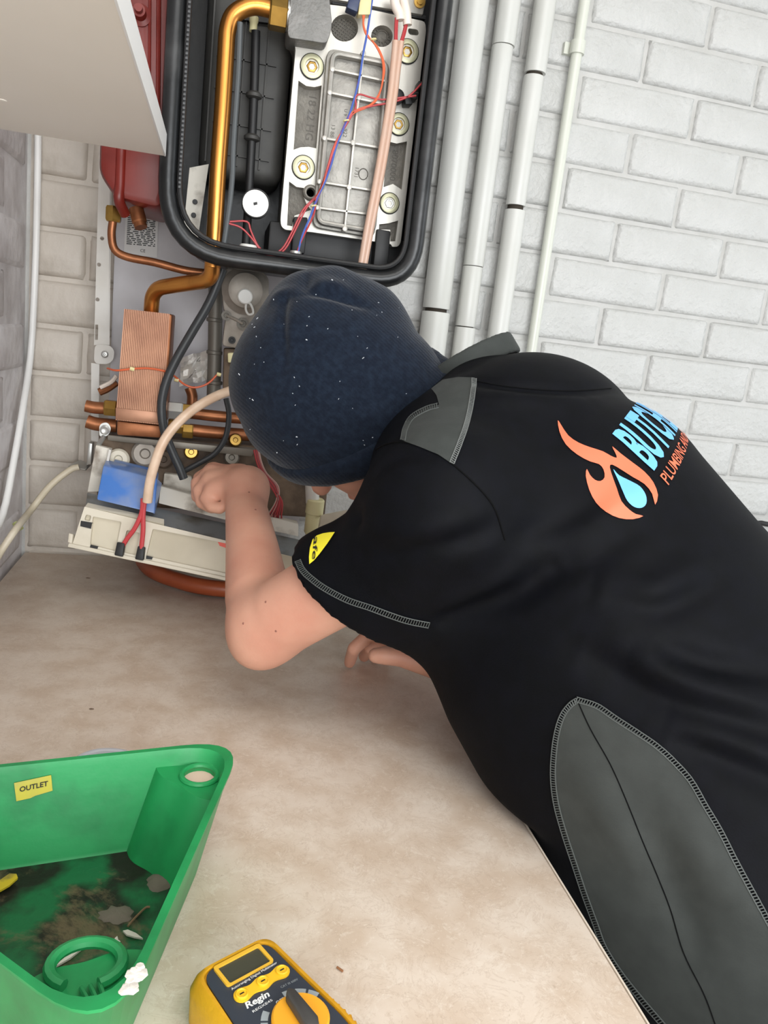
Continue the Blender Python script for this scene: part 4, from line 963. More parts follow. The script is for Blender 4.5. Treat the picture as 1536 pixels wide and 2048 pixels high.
def ladder(name, path, width, bv, m, parent, pitch=.0022, off=.0010):
    """overlock stitching: two edge threads and the rungs between them, as fine cloth-borne relief"""
    P = spline([np.array(p, float) for p in path], 14); mb = MB()
    L_, R_ = [], []
    for i, p in enumerate(P):
        t = P[min(i + 1, len(P) - 1)] - P[max(i - 1, 0)]; nn = np.array((-t[1], t[0])) / (np.linalg.norm(t) + 1e-9)
        a, b = hit(bv, *(p + nn * width / 2), off), hit(bv, *(p - nn * width / 2), off)
        if a is None or b is None or np.linalg.norm(a - b) > .03: continue
        L_.append(a); R_.append(b)
    if len(L_) < 3: return None
    mb.tube(L_, .0005, 5, smooth=0); mb.tube(R_, .0005, 5, smooth=0)
    s = 0; last = 0
    Lr, Rr = np.array(L_), np.array(R_); seg = np.r_[0, np.cumsum(np.linalg.norm(np.diff((Lr + Rr) / 2, axis=0), axis=1))]
    for q in np.arange(0, seg[-1], pitch):
        a = np.array([np.interp(q, seg, Lr[:, k]) for k in range(3)]); b = np.array([np.interp(q + pitch * .4, seg, Rr[:, k]) for k in range(3)])
        mb.tube([a, b], .0005, 4, smooth=0)
    o = mb.build(name, m, parent, fix=False); o['kind'] = 'stuff'
    return o

PE = empty('person', (.88, -.86, 0), 'person in a navy beanie and black work T-shirt leaning over the worktop', 'person')
# body: arms with hands, head and neck, legs
VA, QA = surf_nets(f_arm_l, (.25, -.80, .94), (.60, -.22, 1.27), .0030)
VR, QR = surf_nets(f_arm_r, (.46, -.58, .895), (.88, -.34, 1.27), .0030)
VH, QH = surf_nets(f_head, (.30, -.66, 1.08), (.78, -.33, 1.40), .0045)
HIP = dist(1650, 1830, .70)
def f_legs(Pn):
    f = limb(Pn, [(HIP + V3(.0, 0, .05), .125), (HIP + V3(.03, 0, -.06), .13)])
    for (hx_, hy, kx, ky, ax, ay) in ((-.02, -.07, .02, -.10, .10, -.09), (.04, .09, .08, .12, .17, .14)):
        f = smin(f, limb(Pn, [(HIP + V3(hx_, hy, -.05), .095), (V3(HIP[0] + kx, HIP[1] + ky, .48), .066), (V3(HIP[0] + ax, HIP[1] + ay, .09), .045)]), .05)
    return f
def f_boots(Pn):
    f = np.full(len(Pn), 9.0, np.float32)
    for ax, ay in ((.10, -.09), (.17, .14)):
        a = V3(HIP[0] + ax, HIP[1] + ay, .05)
        f = np.minimum(f, smin(limb(Pn, [(a + V3(0, 0, .10), .055), (a + V3(.0, 0, 0), .05)]), limb(Pn, [(a + V3(.03, -.02, -.005), .042), (a + V3(-.12, .09, -.012), .040)]), .04))
    return np.maximum(f, .001 - Pn[:, 2])
def f_trunk(Pn): return limb(Pn, [(dist(1075, 920, .87), .07), (dist(1285, 1275, .80), .10), (HIP, .11)])
lo_ = HIP - V3(.3, .35, 0)
VL, QL = surf_nets(lambda P_: np.minimum(f_trunk(P_), f_legs(P_) + .012), (.40, -1.25, .03), (1.25, -.35, 1.35), .014)
body = smooth_obj('body', [(relax(VA, QA, 2), QA), (relax(VR, QR, 2), QR), (relax(VH, QH, 2), QH), (relax(VL, QL, 1), QL)], M_skin, PE)
VT, QT = surf_nets(lambda P_: np.maximum(f_legs(P_), np.maximum(P_[:, 2] - .90, -(np.maximum(P_[:, 0] - .604, -9)))), (.5, -1.25, .03), (1.25, -.35, .95), .011)
smooth_obj('trousers', [(relax(VT, QT, 2), QT)], M_trou, PE)
VB, QB = surf_nets(f_boots, (.5, -1.25, -.01), (1.25, -.4, .26), .008)
smooth_obj('boots', [(relax(VB, QB, 2), QB)], M_boot, PE)
bvA = bvh_of(VA, QA)
for (x, y) in ((498, 985), (511, 1020), (532, 1204), (487, 1247), (552, 1262)):
    p = hit(bvA, x, y, 0)
    if p is not None:
        d = (C - p) / np.linalg.norm(C - p); MB().lathe(p - d * .0008, d, [(0, .0013), (.0010, .0011), (.0013, .0004)], 8).build('mole', mat('mole_brown', (122, 74, 58), .6), PE)

# T-shirt
VS, QS = surf_nets(f_shirt, (.34, -1.10, .78), (1.10, -.28, 1.40), .0044)
VS = relax(VS, QS, 5); NS = normals_of(VS, QS); b0 = bvh_of(VS, QS)
VS = creases(VS, NS, b0, [
    ([(862, 1256), (940, 1222), (1040, 1182), (1130, 1120)], .012, -.012), ([(880, 1225), (960, 1190), (1060, 1140)], .014, .006),
    ([(735, 1112), (830, 1100), (930, 1080), (1010, 1040)], .010, -.006), ([(720, 1060), (830, 1060), (940, 1030)], .016, .005),
    ([(1010, 1075), (1120, 1045), (1220, 1000)], .010, -.004), ([(1060, 1100), (1200, 1030), (1330, 960)], .015, .004),
    ([(1180, 1165), (1300, 1190), (1430, 1120)], .016, .008), ([(1200, 1185), (1320, 1215), (1450, 1150)], .012, -.009),
    ([(1150, 1300), (1300, 1380), (1430, 1430), (1600, 1490)], .014, -.013), ([(1250, 1310), (1380, 1375), (1580, 1420)], .016, .012),
    ([(1300, 1290), (1420, 1330), (1600, 1350)], .012, -.010), ([(1330, 1470), (1460, 1520), (1620, 1590)], .014, -.011), ([(1330, 1440), (1460, 1480), (1620, 1545)], .014, .010),
    ([(930, 762), (1020, 775), (1130, 782), (1238, 778)], .008, -.006), ([(930, 790), (1040, 800), (1180, 800)], .016, .005),
    ([(1090, 1150), (1180, 1120), (1290, 1040)], .012, -.004),
    ([(715, 1000), (760, 935), (820, 905), (880, 915)], .010, -.005), ([(690, 1010), (715, 1035), (700, 1060)], .008, -.005),
    ([(1150, 1500), (1230, 1640), (1330, 1760)], .020, .006), ([(1260, 1600), (1340, 1760), (1420, 1950)], .016, -.006), ([(1350, 1640), (1450, 1760), (1560, 1850)], .018, .007)])
VS = relax(VS, QS, 1, .4)
shirt = smooth_obj('t_shirt', [(VS, QS)], M_shirt, PE)
bvS = bvh_of(VS, QS)
# grey insets, each on its own seam
side = [cd(*p) for p in ((615, 480), (585, 505), (555, 545), (528, 620), (512, 720), (505, 850), (520, 980), (558, 1120), (608, 1270), (655, 1410), (705, 1550), (750, 1670), (825, 1790), (920, 1910), (1040, 2048), (1200, 2260),
                         (2000, 2260), (1780, 2010), (1640, 1750), (1536, 1560), (1440, 1390), (1370, 1260), (1300, 1120), (1230, 1000), (1160, 880), (1080, 790), (1000, 710), (900, 640), (800, 575), (710, 515))]
drape('side_panel', side, bvS, M_grey, shirt, .0012, 14)['label'] = 'grey side panel'
ladder('panel_stitching', [cd(*p) for p in ((618, 482), (585, 505), (550, 550), (525, 620), (508, 720), (502, 850), (517, 980), (555, 1120), (605, 1270), (655, 1420), (705, 1555), (748, 1670), (822, 1790), (916, 1910), (1036, 2050))], 10, bvS, mat('stitch_grey', (74, 78, 76), .7), shirt, .0022, .0016)
ladder('panel_stitching', [cd(*p) for p in ((612, 478), (710, 510), (800, 570), (900, 635), (1000, 705), (1085, 785), (1165, 875), (1235, 995), (1305, 1115), (1375, 1255), (1445, 1385), (1540, 1555), (1640, 1745))], 10, bvS, MATS['stitch_grey'], shirt, .0022, .0016)
drape_line('centre_seam', [cd(*p) for p in ((617, 482), (680, 620), (775, 790), (850, 960), (925, 1150), (1000, 1325), (1065, 1490), (1130, 1700), (1230, 1900), (1290, 2060))], bvS, M_seam, shirt, .0005, .0014)
yoke = [c8(*p) for p in ((88, 440), (95, 395), (120, 350), (180, 312), (235, 300), (225, 262), (205, 235), (250, 200), (310, 190), (376, 192), (366, 270), (340, 380), (310, 460), (284, 532), (230, 495), (160, 465))]
drape('shoulder_panel', yoke, bvS, M_grey, shirt, .0012, 8)['label'] = 'grey shoulder panel'
ladder('panel_stitching', [c8(*p) for p in ((374, 196), (366, 270), (342, 375), (312, 460), (284, 530))], 9, bvS, mat('stitch_pale', (96, 99, 97), .7), shirt, .0022, .0016)
ladder('panel_stitching', [c8(*p) for p in ((94, 440), (104, 395), (130, 350), (185, 318), (232, 304))], 9, bvS, MATS['stitch_grey'], shirt, .0022, .0016)
ladder('hem_stitching', [(597, 1122), (606, 1140), (622, 1156), (650, 1176), (695, 1199), (740, 1214), (778, 1228), (815, 1240), (858, 1249)], 11, bvS, MATS['stitch_grey'], shirt, .0024, .0012)
drape_line('shoulder_seam', [(1240, 776), (1130, 782), (1020, 774), (950, 762)], bvS, M_seam, shirt, .0007, .0004)
drape_line('sleeve_seam', [(715, 935), (760, 895), (810, 885), (870, 905), (930, 950), (985, 1010), (1010, 1080)], bvS, M_seam, shirt, .0008, .0003)
# printed badge on the back: flame, drop and two lines of lettering
M_or = mat('orange_print', (226, 108, 74), .5); M_sky = mat('sky_blue_print', (104, 176, 232), .5); M_yel = mat('yellow_print', (246, 232, 48), .5)
flame = ((703, 360), (716, 378), (745, 420), (785, 448), (830, 466), (880, 482), (912, 500), (936, 508), (928, 485), (918, 463), (950, 490), (1000, 528), (1045, 563), (1080, 605), (1098, 655), (1087, 693), (1075, 650), (1045, 612), (1000, 585), (955, 556), (918, 535), (908, 545), (922, 590), (937, 630), (955, 680), (985, 712), (1012, 730), (1040, 738), (1000, 750), (945, 745), (895, 722), (855, 685), (828, 635), (814, 580), (818, 552), (830, 575), (850, 595), (872, 600), (888, 585), (884, 555), (866, 533), (830, 522), (780, 495), (735, 455), (710, 405))
drape('flame_print', [c8(*p) for p in flame], bvS, M_or, shirt, .0009, 6, smooth=2)['label'] = 'orange flame print'
drape('drop_print', [c8(*p) for p in ((922, 553), (945, 577), (990, 600), (1028, 622), (1050, 655), (1052, 688), (1034, 705), (1005, 702), (978, 678), (960, 640), (943, 600))], bvS, M_sky, shirt, .0009, 5, smooth=3)['label'] = 'sky blue drop print'
def back_text(name, s, org, upx, readpx, m, bold, shear, hscale=1.0, width=None):
    O = hit(bvS, *org); U = hit(bvS, *upx) - O; R_ = hit(bvS, *readpx) - O
    h = np.linalg.norm(U); U = U / h; n = np.cross(R_, U); n = n / np.linalg.norm(n); n = n if n @ B_N > 0 else -n
    rl_ = np.linalg.norm(R_); R_ = R_ / rl_
    vs, fs = text_mesh(s, 1.0, bold, shear)
    vs = vs - np.array((vs[:, 0].min(), vs[:, 1].min(), 0)); k = h / vs[:, 1].max(); kx = rl_ / (hscale * vs[:, 0].max())
    me = bpy.data.meshes.new('t'); me.from_pydata([tuple(v) for v in vs], [], fs)
    bm = bmesh.new(); bm.from_mesh(me); bmesh.ops.triangulate(bm, faces=bm.faces)
    for _ in range(2):
        es = [e for e in bm.edges if e.calc_length() * k > .010]
        if es: bmesh.ops.subdivide_edges(bm, edges=es, cuts=1); bmesh.ops.triangulate(bm, faces=[f for f in bm.faces if len(f.verts) > 3])
    keep = []
    for v in bm.verts:
        p = O + R_ * (v.co.x * kx) + U * (v.co.y * k) + n * .12
        h_ = bvS.ray_cast(Vector(p), Vector(-n), .4)
        if h_[0] is None: keep.append(v); continue
        v.co = h_[0] + Vector(n) * .0010
    if keep: bmesh.ops.delete(bm, geom=keep, context='VERTS')
    bm.to_mesh(me); bm.free(); me.materials.append(m); me.name = name
    return link(name, me, shirt)
back_text('lettering', 'BUTCHER', c8(1085, 562), c8(915, 412), c8(1172, 414), M_sky, .030, .0, .66)['label'] = 'sky blue BUTCHER lettering'
back_text('lettering', 'PLUMBING AND HEATING', c8(1140, 618), c8(1105, 580), c8(1218, 440), M_or, .006, 0, .60)['label'] = 'orange PLUMBING AND lettering'
# yellow badge on the sleeve
drape('sleeve_badge', [ca(*p) for p in ((772, 684), (735, 686), (690, 694), (650, 708), (622, 735), (604, 790), (598, 850), (600, 898), (632, 872), (670, 828), (720, 762))], bvS, M_yel, shirt, .0009, 5)['label'] = 'yellow badge'
vs, fs = text_mesh('afe', 1.0, .012); x1t = vs[:, 0].max()
V_ = []
for v in vs:                                # reads down the sleeve
    t = v[0] / x1t; q = np.array(ca(634 + (-14 * t) + 44 * v[1], 716 + 152 * t)); V_.append(hit(bvS, q[0], q[1], .0014))
ok = [i for i, p in enumerate(V_) if p is not None]; mp = {i: k for k, i in enumerate(ok)}
MB().add([V_[i] for i in ok], [tuple(mp[i] for i in f) for f in fs if all(i in mp for i in f)]).build('badge_lettering', M_print, shirt, fix=False)
# collar: an upright band round the neck
NK = dist(946, 742, .900); NKA = nrm(dist(920, 694, .900) - NK); ku = nrm(R_LAT - NKA * (R_LAT @ NKA)); kw = np.cross(NKA, ku)
def f_collar(Pn):
    f = seg_chain(Pn, [(NK - NKA * .05, .070, .060), (NK + NKA * .07, .064, .056)], ku)
    q = (Pn - NK.astype(np.float32)) @ NKA.astype(np.float32)
    sh_ = np.maximum(f, -(f + .0065)); return smax(sh_, np.abs(q - .006) - .013, .003)
VC, QC = surf_nets(f_collar, (.42, -.70, 1.15), (.74, -.36, 1.42), .0028)
smooth_obj('collar', [(relax(VC, QC, 1), QC)], M_grey, shirt)['label'] = 'grey collar band'

# beanie
VH_, QH_ = surf_nets(f_hat, (.28, -.60, 1.12), (.62, -.33, 1.43), .0038); VH_ = relax(VH_, QH_, 2); NH = normals_of(VH_, QH_); bh = bvh_of(VH_, QH_)
VH_ = creases(VH_, NH, bh, [([c4(*p) for p in ((540, 300), (522, 345), (510, 480), (512, 600), (515, 720))], .0055, -.0060), ([c4(*p) for p in ((560, 320), (570, 420), (560, 560))], .016, .004),
    ([c4(*p) for p in ((642, 170), (640, 230), (638, 285))], .006, -.006), ([c4(*p) for p in ((640, 290), (700, 288), (770, 300), (860, 328), (980, 372))], .0065, -.0075), ([c4(*p) for p in ((680, 250), (780, 255), (900, 300))], .014, .005),
    ([c4(*p) for p in ((430, 340), (500, 300), (600, 290))], .010, .004), ([c4(*p) for p in ((900, 920), (1020, 880), (1140, 800))], .014, -.004), ([c4(*p) for p in ((880, 960), (980, 940), (1080, 880))], .014, .004)])
bean = smooth_obj('beanie', [(VH_, QH_)], M_hat, PE)
VK, QK = surf_nets(f_cuff, (.28, -.62, 1.10), (.62, -.33, 1.38), .0038)
smooth_obj('cuff', [(relax(VK, QK, 2), QK)], M_hat, bean)
bh = bvh_of(VH_, QH_); lint = MB(); rl = random.Random(5)
for (x, y) in [c4(*p) for p in ((407, 670), (375, 428), (352, 482), (365, 528), (838, 222), (775, 220), (968, 596), (945, 652), (920, 532), (562, 840), (580, 903), (342, 872), (478, 1162), (800, 1222), (948, 1098), (275, 742), (1030, 345), (585, 340), (690, 300), (388, 590), (575, 757), (640, 470))] + [(rl.uniform(500, 830), rl.uniform(580, 900)) for _ in range(26)]:
    p = hit(bh, x, y, .0006)
    if p is not None:
        s_ = rl.uniform(.0003, .0008); lint.tube([p, p + np.array((rl.uniform(-1, 1), rl.uniform(-1, 1), rl.uniform(-1, 1))) * s_ * 2.5], s_ * .7, 4, smooth=0)
lo_ = lint.build('lint', mat('lint', (196, 200, 206), .8), bean); lo_['kind'] = 'stuff'
# ---------- green triangular tray ----------
M_gr = mat('green_plastic', (32, 144, 80), .42, col2=(26, 112, 62), scale=22, detail=7, ramp=(.45, .75), bump=.08, bscale=60)
M_grd = mat('muddy_green', (20, 98, 56), .5, col2=(22, 18, 12), scale=26, detail=10, ramp=(.42, .60), bump=.3, bscale=70)
add_veins(M_grd, (104, 90, 66), 13, .52, .70, .85, .3)
ZR = .990; ZB = .9105
TA, TB, TC = np.array((.338, -.768, 0)), np.array((.268, -1.042, 0)), np.array((.030, -.830, 0)); TM = (TA + TB + TC) / 3
def tri(inset, z, r=.030, n=8):
    P = []
    for p in (TA, TB, TC):
        d = p - TM; l = np.linalg.norm(d); P.append(TM + d * (1 - inset * 2 / l) + Z_ * z)
    return rounded(P, r * 1.7, n)
GT = empty('tray', (TM[0], TM[1], ZB), 'green triangular plastic tray with muddy floor and holed corners, on the worktop', 'tray')
lv = [tri(.014, ZB), tri(.0125, ZB + .004), tri(.0, ZR - .004), tri(-.0015, ZR - .002), tri(-.0015, ZR), tri(.003, ZR), tri(.0045, ZR - .006), tri(.0165, ZB + .006), tri(.018, ZB + .0035)]
n_ = len(lv[0]); tb = MB()
tb.add([p for l in lv for p in l], [(k * n_ + i, k * n_ + (i + 1) % n_, (k + 1) * n_ + (i + 1) % n_, (k + 1) * n_ + i) for k in range(len(lv) - 1) for i in range(n_)] + [tuple(range(n_ - 1, -1, -1))])
tb.build('wall', M_gr, GT, angle=50)
fl_ = MB(); fl_.add(tri(.017, ZB + .0036), [tuple(range(n_))]); fl_.build('tray_floor', M_grd, GT)
def corner(i, hole_at=None):
    P = (TA, TB, TC)[i]; d = (TM - P) / np.linalg.norm(TM - P); s = np.cross(d, Z_); zt = ZR - .013; n = 8
    T = tri(.0058, zt); arc = T[i * (n + 1):(i + 1) * (n + 1)]; pv = T[i * (n + 1) - 1]; nx = T[((i + 1) * (n + 1)) % len(T)]
    e0 = arc[0] + (pv - arc[0]) / np.linalg.norm(pv - arc[0]) * .008; e1 = arc[-1] + (nx - arc[-1]) / np.linalg.norm(nx - arc[-1]) * .008
    edge = [e1 * (1 - t) + e0 * t + d * .007 * math.sin(math.pi * t) * (1 + .5 * math.cos(2 * math.pi * t)) for t in np.linspace(0, 1, 17)]
    hc = P + d * .042 + Z_ * zt if hole_at is None else onz(*hole_at, zt)
    circ = lambda r, dz: [hc + X_ * math.cos(k * math.pi / 11) * r + Y_ * math.sin(k * math.pi / 11) * r + Z_ * dz for k in range(22)]
    pl_ = MB().plate([e0] + list(arc) + edge[:-1], [circ(.0125, 0)] if i != 1 else [], Z_ * -.003)
    low = [np.array((p[0], p[1], ZB + .0038)) + d * .024 for p in edge]; m_ = len(edge)
    pl_.add(edge + low, [(k, k + 1, k + 1 + m_, k + m_) for k in range(m_ - 1)])
    o = pl_.build('corner_platform', M_gr, GT, angle=50)
    if i != 1: MB().lathe(hc - Z_ * .006, Z_, [(0, .0128), (.003, .0128)], 22).build('plug', mat('pinkish_plug', (226, 196, 178), .6), o)
    if i != 1: MB().tube(circ(.0138, .001), .0022, 8, closed=True, smooth=1).build('hole_rim', M_gr, o)
    out_ = P + d * (.024 if i else .020); u = out_ - np.array((hc[0], hc[1], 0)); u[2] = 0; L_ = np.linalg.norm(u); u = u / L_; w = np.cross(u, Z_)
    for k in (-1, 0, 1):
        MB().tube([hc + u * .014 + w * k * .0045 + Z_ * .002, hc + u * (L_ - .001) + w * k * .0036 + Z_ * .012], .0013, 6, smooth=0).build('slot_rib', M_gr, o)
    return o, hc, d, s
corner(0, c6(852, 240)); oB, hB, dB, sB = corner(1, c6(368, 1062)); corner(2)
MB().tube([hB + (X_ * math.cos(a) * .0185 + Y_ * math.sin(a) * .0155) + Z_ * (.003 + h) for h in (0,) for a in np.linspace(-1.1, 4.2, 22)], .0034, 8, smooth=0).build('socket_ring', M_gr, oB)
# sticker on the inside of the far wall
def wallp(x, y):                            # a point on the inner face of the wall between the corners A and C
    n = np.cross(TC - TA, Z_); n = n / np.linalg.norm(n); n = n if (TM - TA) @ n > 0 else -n
    p0 = TA + n * .0098 + Z_ * .95; nt_ = nrm_(n + Z_ * .13); r = ray(x, y); return C + r * (((p0 - C) @ nt_) / (r @ nt_)) + nt_ * .0006
def nrm_(v): return v / np.linalg.norm(v)
MB().prism([wallp(*c6(*p)) for p in ((60, 268), (218, 234), (224, 300), (150, 322), (130, 332), (70, 345))], (0, .0003, 0)).build('sticker', mat('yellow_sticker', (206, 196, 40), .45, col2=(180, 170, 80), scale=30), GT)
e0, e1 = wallp(*c6(84, 305)), wallp(*c6(205, 278)); eu = wallp(*c6(84, 283)) - e0
flat_text('sticker_lettering', 'OUTLET', e0, e1 - e0, eu, np.linalg.norm(eu), M_print, GT, bold=.02, width=np.linalg.norm(e1 - e0), lift=.0006)
M_spl = mat('white_paint_splash', (228, 222, 212), .7, bump=.5, bscale=90)
rs = random.Random(2); sp = MB()
for k in range(16):
    t = rs.uniform(0, 1); q = np.array(c6(600 - 60 * t + rs.uniform(-14, 14), 1030 + 120 * t + rs.uniform(-10, 10))); p = onz(q[0], q[1], ZR + .0005)
    sp.lathe(p - Z_ * .0006, (rs.uniform(-.2, .2), rs.uniform(-.2, .2), 1), [(0, rs.uniform(.002, .0055)), (.0012, .002)], 7)
sp.build('paint_splash', M_spl, GT)
# mud and scraps lying in the tray
def blob(name, cx, cy, rx, ry, z, h, m, seed, label, cat):
    r_ = random.Random(seed); c_ = onz(*c6(cx, cy), z); k = 22; rad = [r_.uniform(.75, 1.15) for _ in range(k)]; vs = [c_ + Z_ * h]; fs = []
    for j, (f, hh) in enumerate(((.5, .85), (.85, .45), (1.0, 0))):
        for i in range(k):
            a = 2 * math.pi * i / k; vs.append(c_ + X_ * rx * f * rad[i] * math.cos(a) + Y_ * ry * f * rad[i] * math.sin(a) + Z_ * h * hh)
    for i in range(k): fs.append((0, 1 + i, 1 + (i + 1) % k))
    for j in range(2):
        for i in range(k): fs.append((1 + j * k + i, 1 + (j + 1) * k + i, 1 + (j + 1) * k + (i + 1) % k, 1 + j * k + (i + 1) % k))
    return tag(MB().add(vs, fs).build(name, m, None, angle=80), label, cat)
ZF = ZB + .0037
blob('dirt_clump', 690, 690, .012, .010, ZF, .004, mat('grey_dirt', (104, 98, 86), .9, bump=.6, bscale=90), 2, 'grey dirt clump by the right wall inside the green tray', 'dirt')
blob('dirt_clump', 500, 830, .012, .009, ZF, .003, MATS['grey_dirt'], 3, 'grey dirt clump in the middle of the tray floor, above the leaf-shaped scrap', 'dirt')
M_scr = mat('white_scrap', (206, 202, 190), .6)
tag(MB().prism([onz(*c6(*p), ZF + .002) for p in ((524, 905), (545, 900), (580, 915), (610, 938), (575, 932), (540, 922))], (0, 0, .0012)).build('scrap', M_scr, None), 'pale leaf-shaped scrap on the floor of the green tray', 'scrap')
tag(MB().prism([onz(*c6(*p), ZF + .001) for p in ((480, 965), (490, 940), (500, 932), (504, 948), (514, 955), (500, 966), (490, 975))], (0, 0, .002)).build('scrap', M_scr, None), 'small white jagged crumb below the leaf-shaped scrap in the green tray', 'scrap')
tag(MB().prism([onz(*c6(*p), ZF + .002) for p in ((232, 1048), (290, 1010), (352, 965), (366, 958), (358, 975), (300, 1022), (240, 1056))], (0, 0, .0014)).build('scrap', M_scr, None), 'long thin pale sliver beside the socket ring in the green tray', 'scrap')
tag(MB().tube([onz(*c6(*p), ZF + .002) for p in ((545, 880), (580, 840), (620, 802), (640, 798))], .0008, 6).build('twig', mat('twig', (120, 96, 70), .8), None), 'thin brown twig on the tray floor near the leaf-shaped scrap', 'twig')
tag(MB().prism([onz(*c6(*p), ZF + .003) for p in ((-60, 690), (0, 690), (40, 662), (70, 664), (76, 680), (40, 712), (0, 735), (-60, 745))], (0, 0, .0015)).build('scrap', mat('yellow_scrap', (196, 170, 40), .5, col2=(90, 80, 60), scale=30, ramp=(.5, .6)), None), 'yellow strip of tape lying in the green tray at the picture edge', 'scrap')
# clear hose behind the tray
M_clr = mat('clear_hose', (188, 190, 196), .25, spec=.6)
h_ = MB().tube([onz(*c6(*p), .9145) for p in ((300, 260), (318, 190), (345, 160), (400, 140), (450, 134), (500, 136), (545, 146), (600, 180), (560, 240))], .0032, 10)
tag(h_.build('hose', M_clr), 'thin pale clear hose looping behind the far wall of the green tray', 'hose')

# ---------- multimeter ----------
M_ho = mat('yellow_rubber', (214, 160, 28), .5, col2=(196, 140, 22), scale=30, bump=.1, bscale=200)
M_face = mat('slate_face', (50, 56, 66), .45); M_lcd = mat('lcd', (66, 66, 54), .4); M_bz = mat('amber_bezel', (226, 176, 56), .4)
M_wp_ = mat('white_print', (224, 226, 226), .5); M_gp = mat('grey_print', (150, 158, 162), .5); M_key = mat('amber_key', (236, 186, 40), .4); M_orr = mat('orange_dial', (238, 166, 44), .35)
ZM = .945
mo = onz(*cm(500, 372), ZM); mu = nrm_(onz(*cm(750, 240), ZM) - onz(*cm(255, 500), ZM)); mv = np.cross(mu, Z_)
wF = np.linalg.norm(onz(*cm(750, 240), ZM) - onz(*cm(255, 500), ZM))
MT = empty('multimeter', mo - Z_ * (ZM - .910) + mv * .05, 'yellow and slate pocket multimeter with rotary dial, lying on the worktop', 'meter')
def mp_(u, v, z=0.0): return mo + mu * u + mv * v + Z_ * z
def ml(x, y, z=ZM): p = onz(*cm(x, y), z) - mo; return p @ mu, p @ mv
LM = .118; hw = wF / 2
def outline(g, z, r=.010): return rounded([mp_(-hw - g, -g * .8 - .001, z), mp_(hw + g, -g * .8 - .001, z), mp_(hw + g + .002, LM * .3, z), mp_(hw + g + .0045, LM * .62, z), mp_(hw + g, LM + g, z), mp_(-hw - g, LM + g, z), mp_(-hw - g - .0045, LM * .62, z), mp_(-hw - g - .002, LM * .3, z)], [r, r, .01, .01, r, r, .01, .01], 6)
lv = [outline(.004, -.0345), outline(.0065, -.030), outline(.0070, -.008), outline(.0050, -.0015), outline(.0030, .0012), outline(.0010, .0012), outline(.0006, -.001)]
n_ = len(lv[0]); mb = MB(); mb.add([p for l in lv for p in l], [(k * n_ + i, k * n_ + (i + 1) % n_, (k + 1) * n_ + (i + 1) % n_, (k + 1) * n_ + i) for k in range(len(lv) - 1) for i in range(n_)] + [tuple(range(n_ - 1, -1, -1)), tuple((len(lv) - 1) * n_ + i for i in range(n_))])
HO = mb.build('holster', M_ho, MT, angle=50)
for sx in (-1, 1):
    for k in range(12):
        v = .030 + k * .0048; x = (hw + .0072 + .0040 * max(0, 1 - abs(v - LM * .62) / (LM * .34))) * sx
        MB().tube([mp_(x - .001 * sx, v, -.030), mp_(x, v, -.020), mp_(x - .0003 * sx, v, -.008), mp_(x - .003 * sx, v, -.0005)], .0013, 6).build('grip_rib', M_ho, HO)
FA = MB().prism(outline(-.0002, -.0012), Z_ * .0016).build('face', M_face, MT)
L0 = [ml(*p) for p in ((325, 490), (690, 282), (830, 385), (425, 612))]
def quad(pts, z): return [mp_(u, v, z) for u, v in pts]
lc = (sum(p[0] for p in L0) / 4, sum(p[1] for p in L0) / 4)
lc = (lc[0], lc[1] - .0009); lw, lh = wF * .36, .0086
BZ = MB().plate(rounded([mp_(lc[0] - lw, lc[1] - lh, .0018), mp_(lc[0] + lw, lc[1] - lh, .0018), mp_(lc[0] + lw, lc[1] + lh, .0018), mp_(lc[0] - lw, lc[1] + lh, .0018)], .002, 3), [rounded([mp_(lc[0] - lw + .0022, lc[1] - lh + .0022, .0018), mp_(lc[0] + lw - .0022, lc[1] - lh + .0022, .0018), mp_(lc[0] + lw - .0022, lc[1] + lh - .001, .0018), mp_(lc[0] - lw + .0022, lc[1] + lh - .001, .0018)], .0012, 3)], Z_ * -.0014).build('bezel', M_bz, FA)
MB().prism([mp_(lc[0] - lw + .001, lc[1] - lh + .001, .0005), mp_(lc[0] + lw - .001, lc[1] - lh + .001, .0005), mp_(lc[0] + lw - .001, lc[1] + lh - .0005, .0005), mp_(lc[0] - lw + .001, lc[1] + lh - .0005, .0005)], Z_ * .0003).build('screen', M_lcd, FA)
def mtext(name, s, px0, px1, hpx, m, bold=0.0, shear=0.0):
    a, b = ml(*px0), ml(*px1); A, B = mp_(*a, .0006), mp_(*b, .0006); u = mu * ((B - A) @ mu); u = B - A
    return flat_text(name, s, A, u, np.cross(Z_, u), hpx, m, FA, bold=bold, shear=shear, width=np.linalg.norm(u), lift=.0002)
mtext('face_lettering', 'Autoranging Digital Multimeter', (480, 630), (830, 420), .0022, M_wp_, .01)
kb = [ml(*p) for p in ((550, 668), (712, 570), (858, 485))]
kp = MB(); pts = [mp_(*k, .0006) for k in kb]
up = []; dn = []
for t in np.linspace(0, 1, 25):
    p = pts[0] + (pts[2] - pts[0]) * t; w_ = .0048 - .0016 * math.sin(2 * math.pi * t) ** 2
    up.append(p - mv * w_); dn.append(p + mv * w_)
cap1 = [pts[2] + (mu * math.cos(a) + mv * math.sin(a)) * .0048 for a in np.linspace(-1.5, 1.5, 9)]; cap0 = [pts[0] + (-mu * math.cos(a) - mv * math.sin(a)) * .0048 for a in np.linspace(-1.5, 1.5, 9)]
kp.prism(up + cap1[1:-1] + dn[::-1] + cap0[1:-1], Z_ * .0010); KS = kp.build('key_surround', M_key, FA)
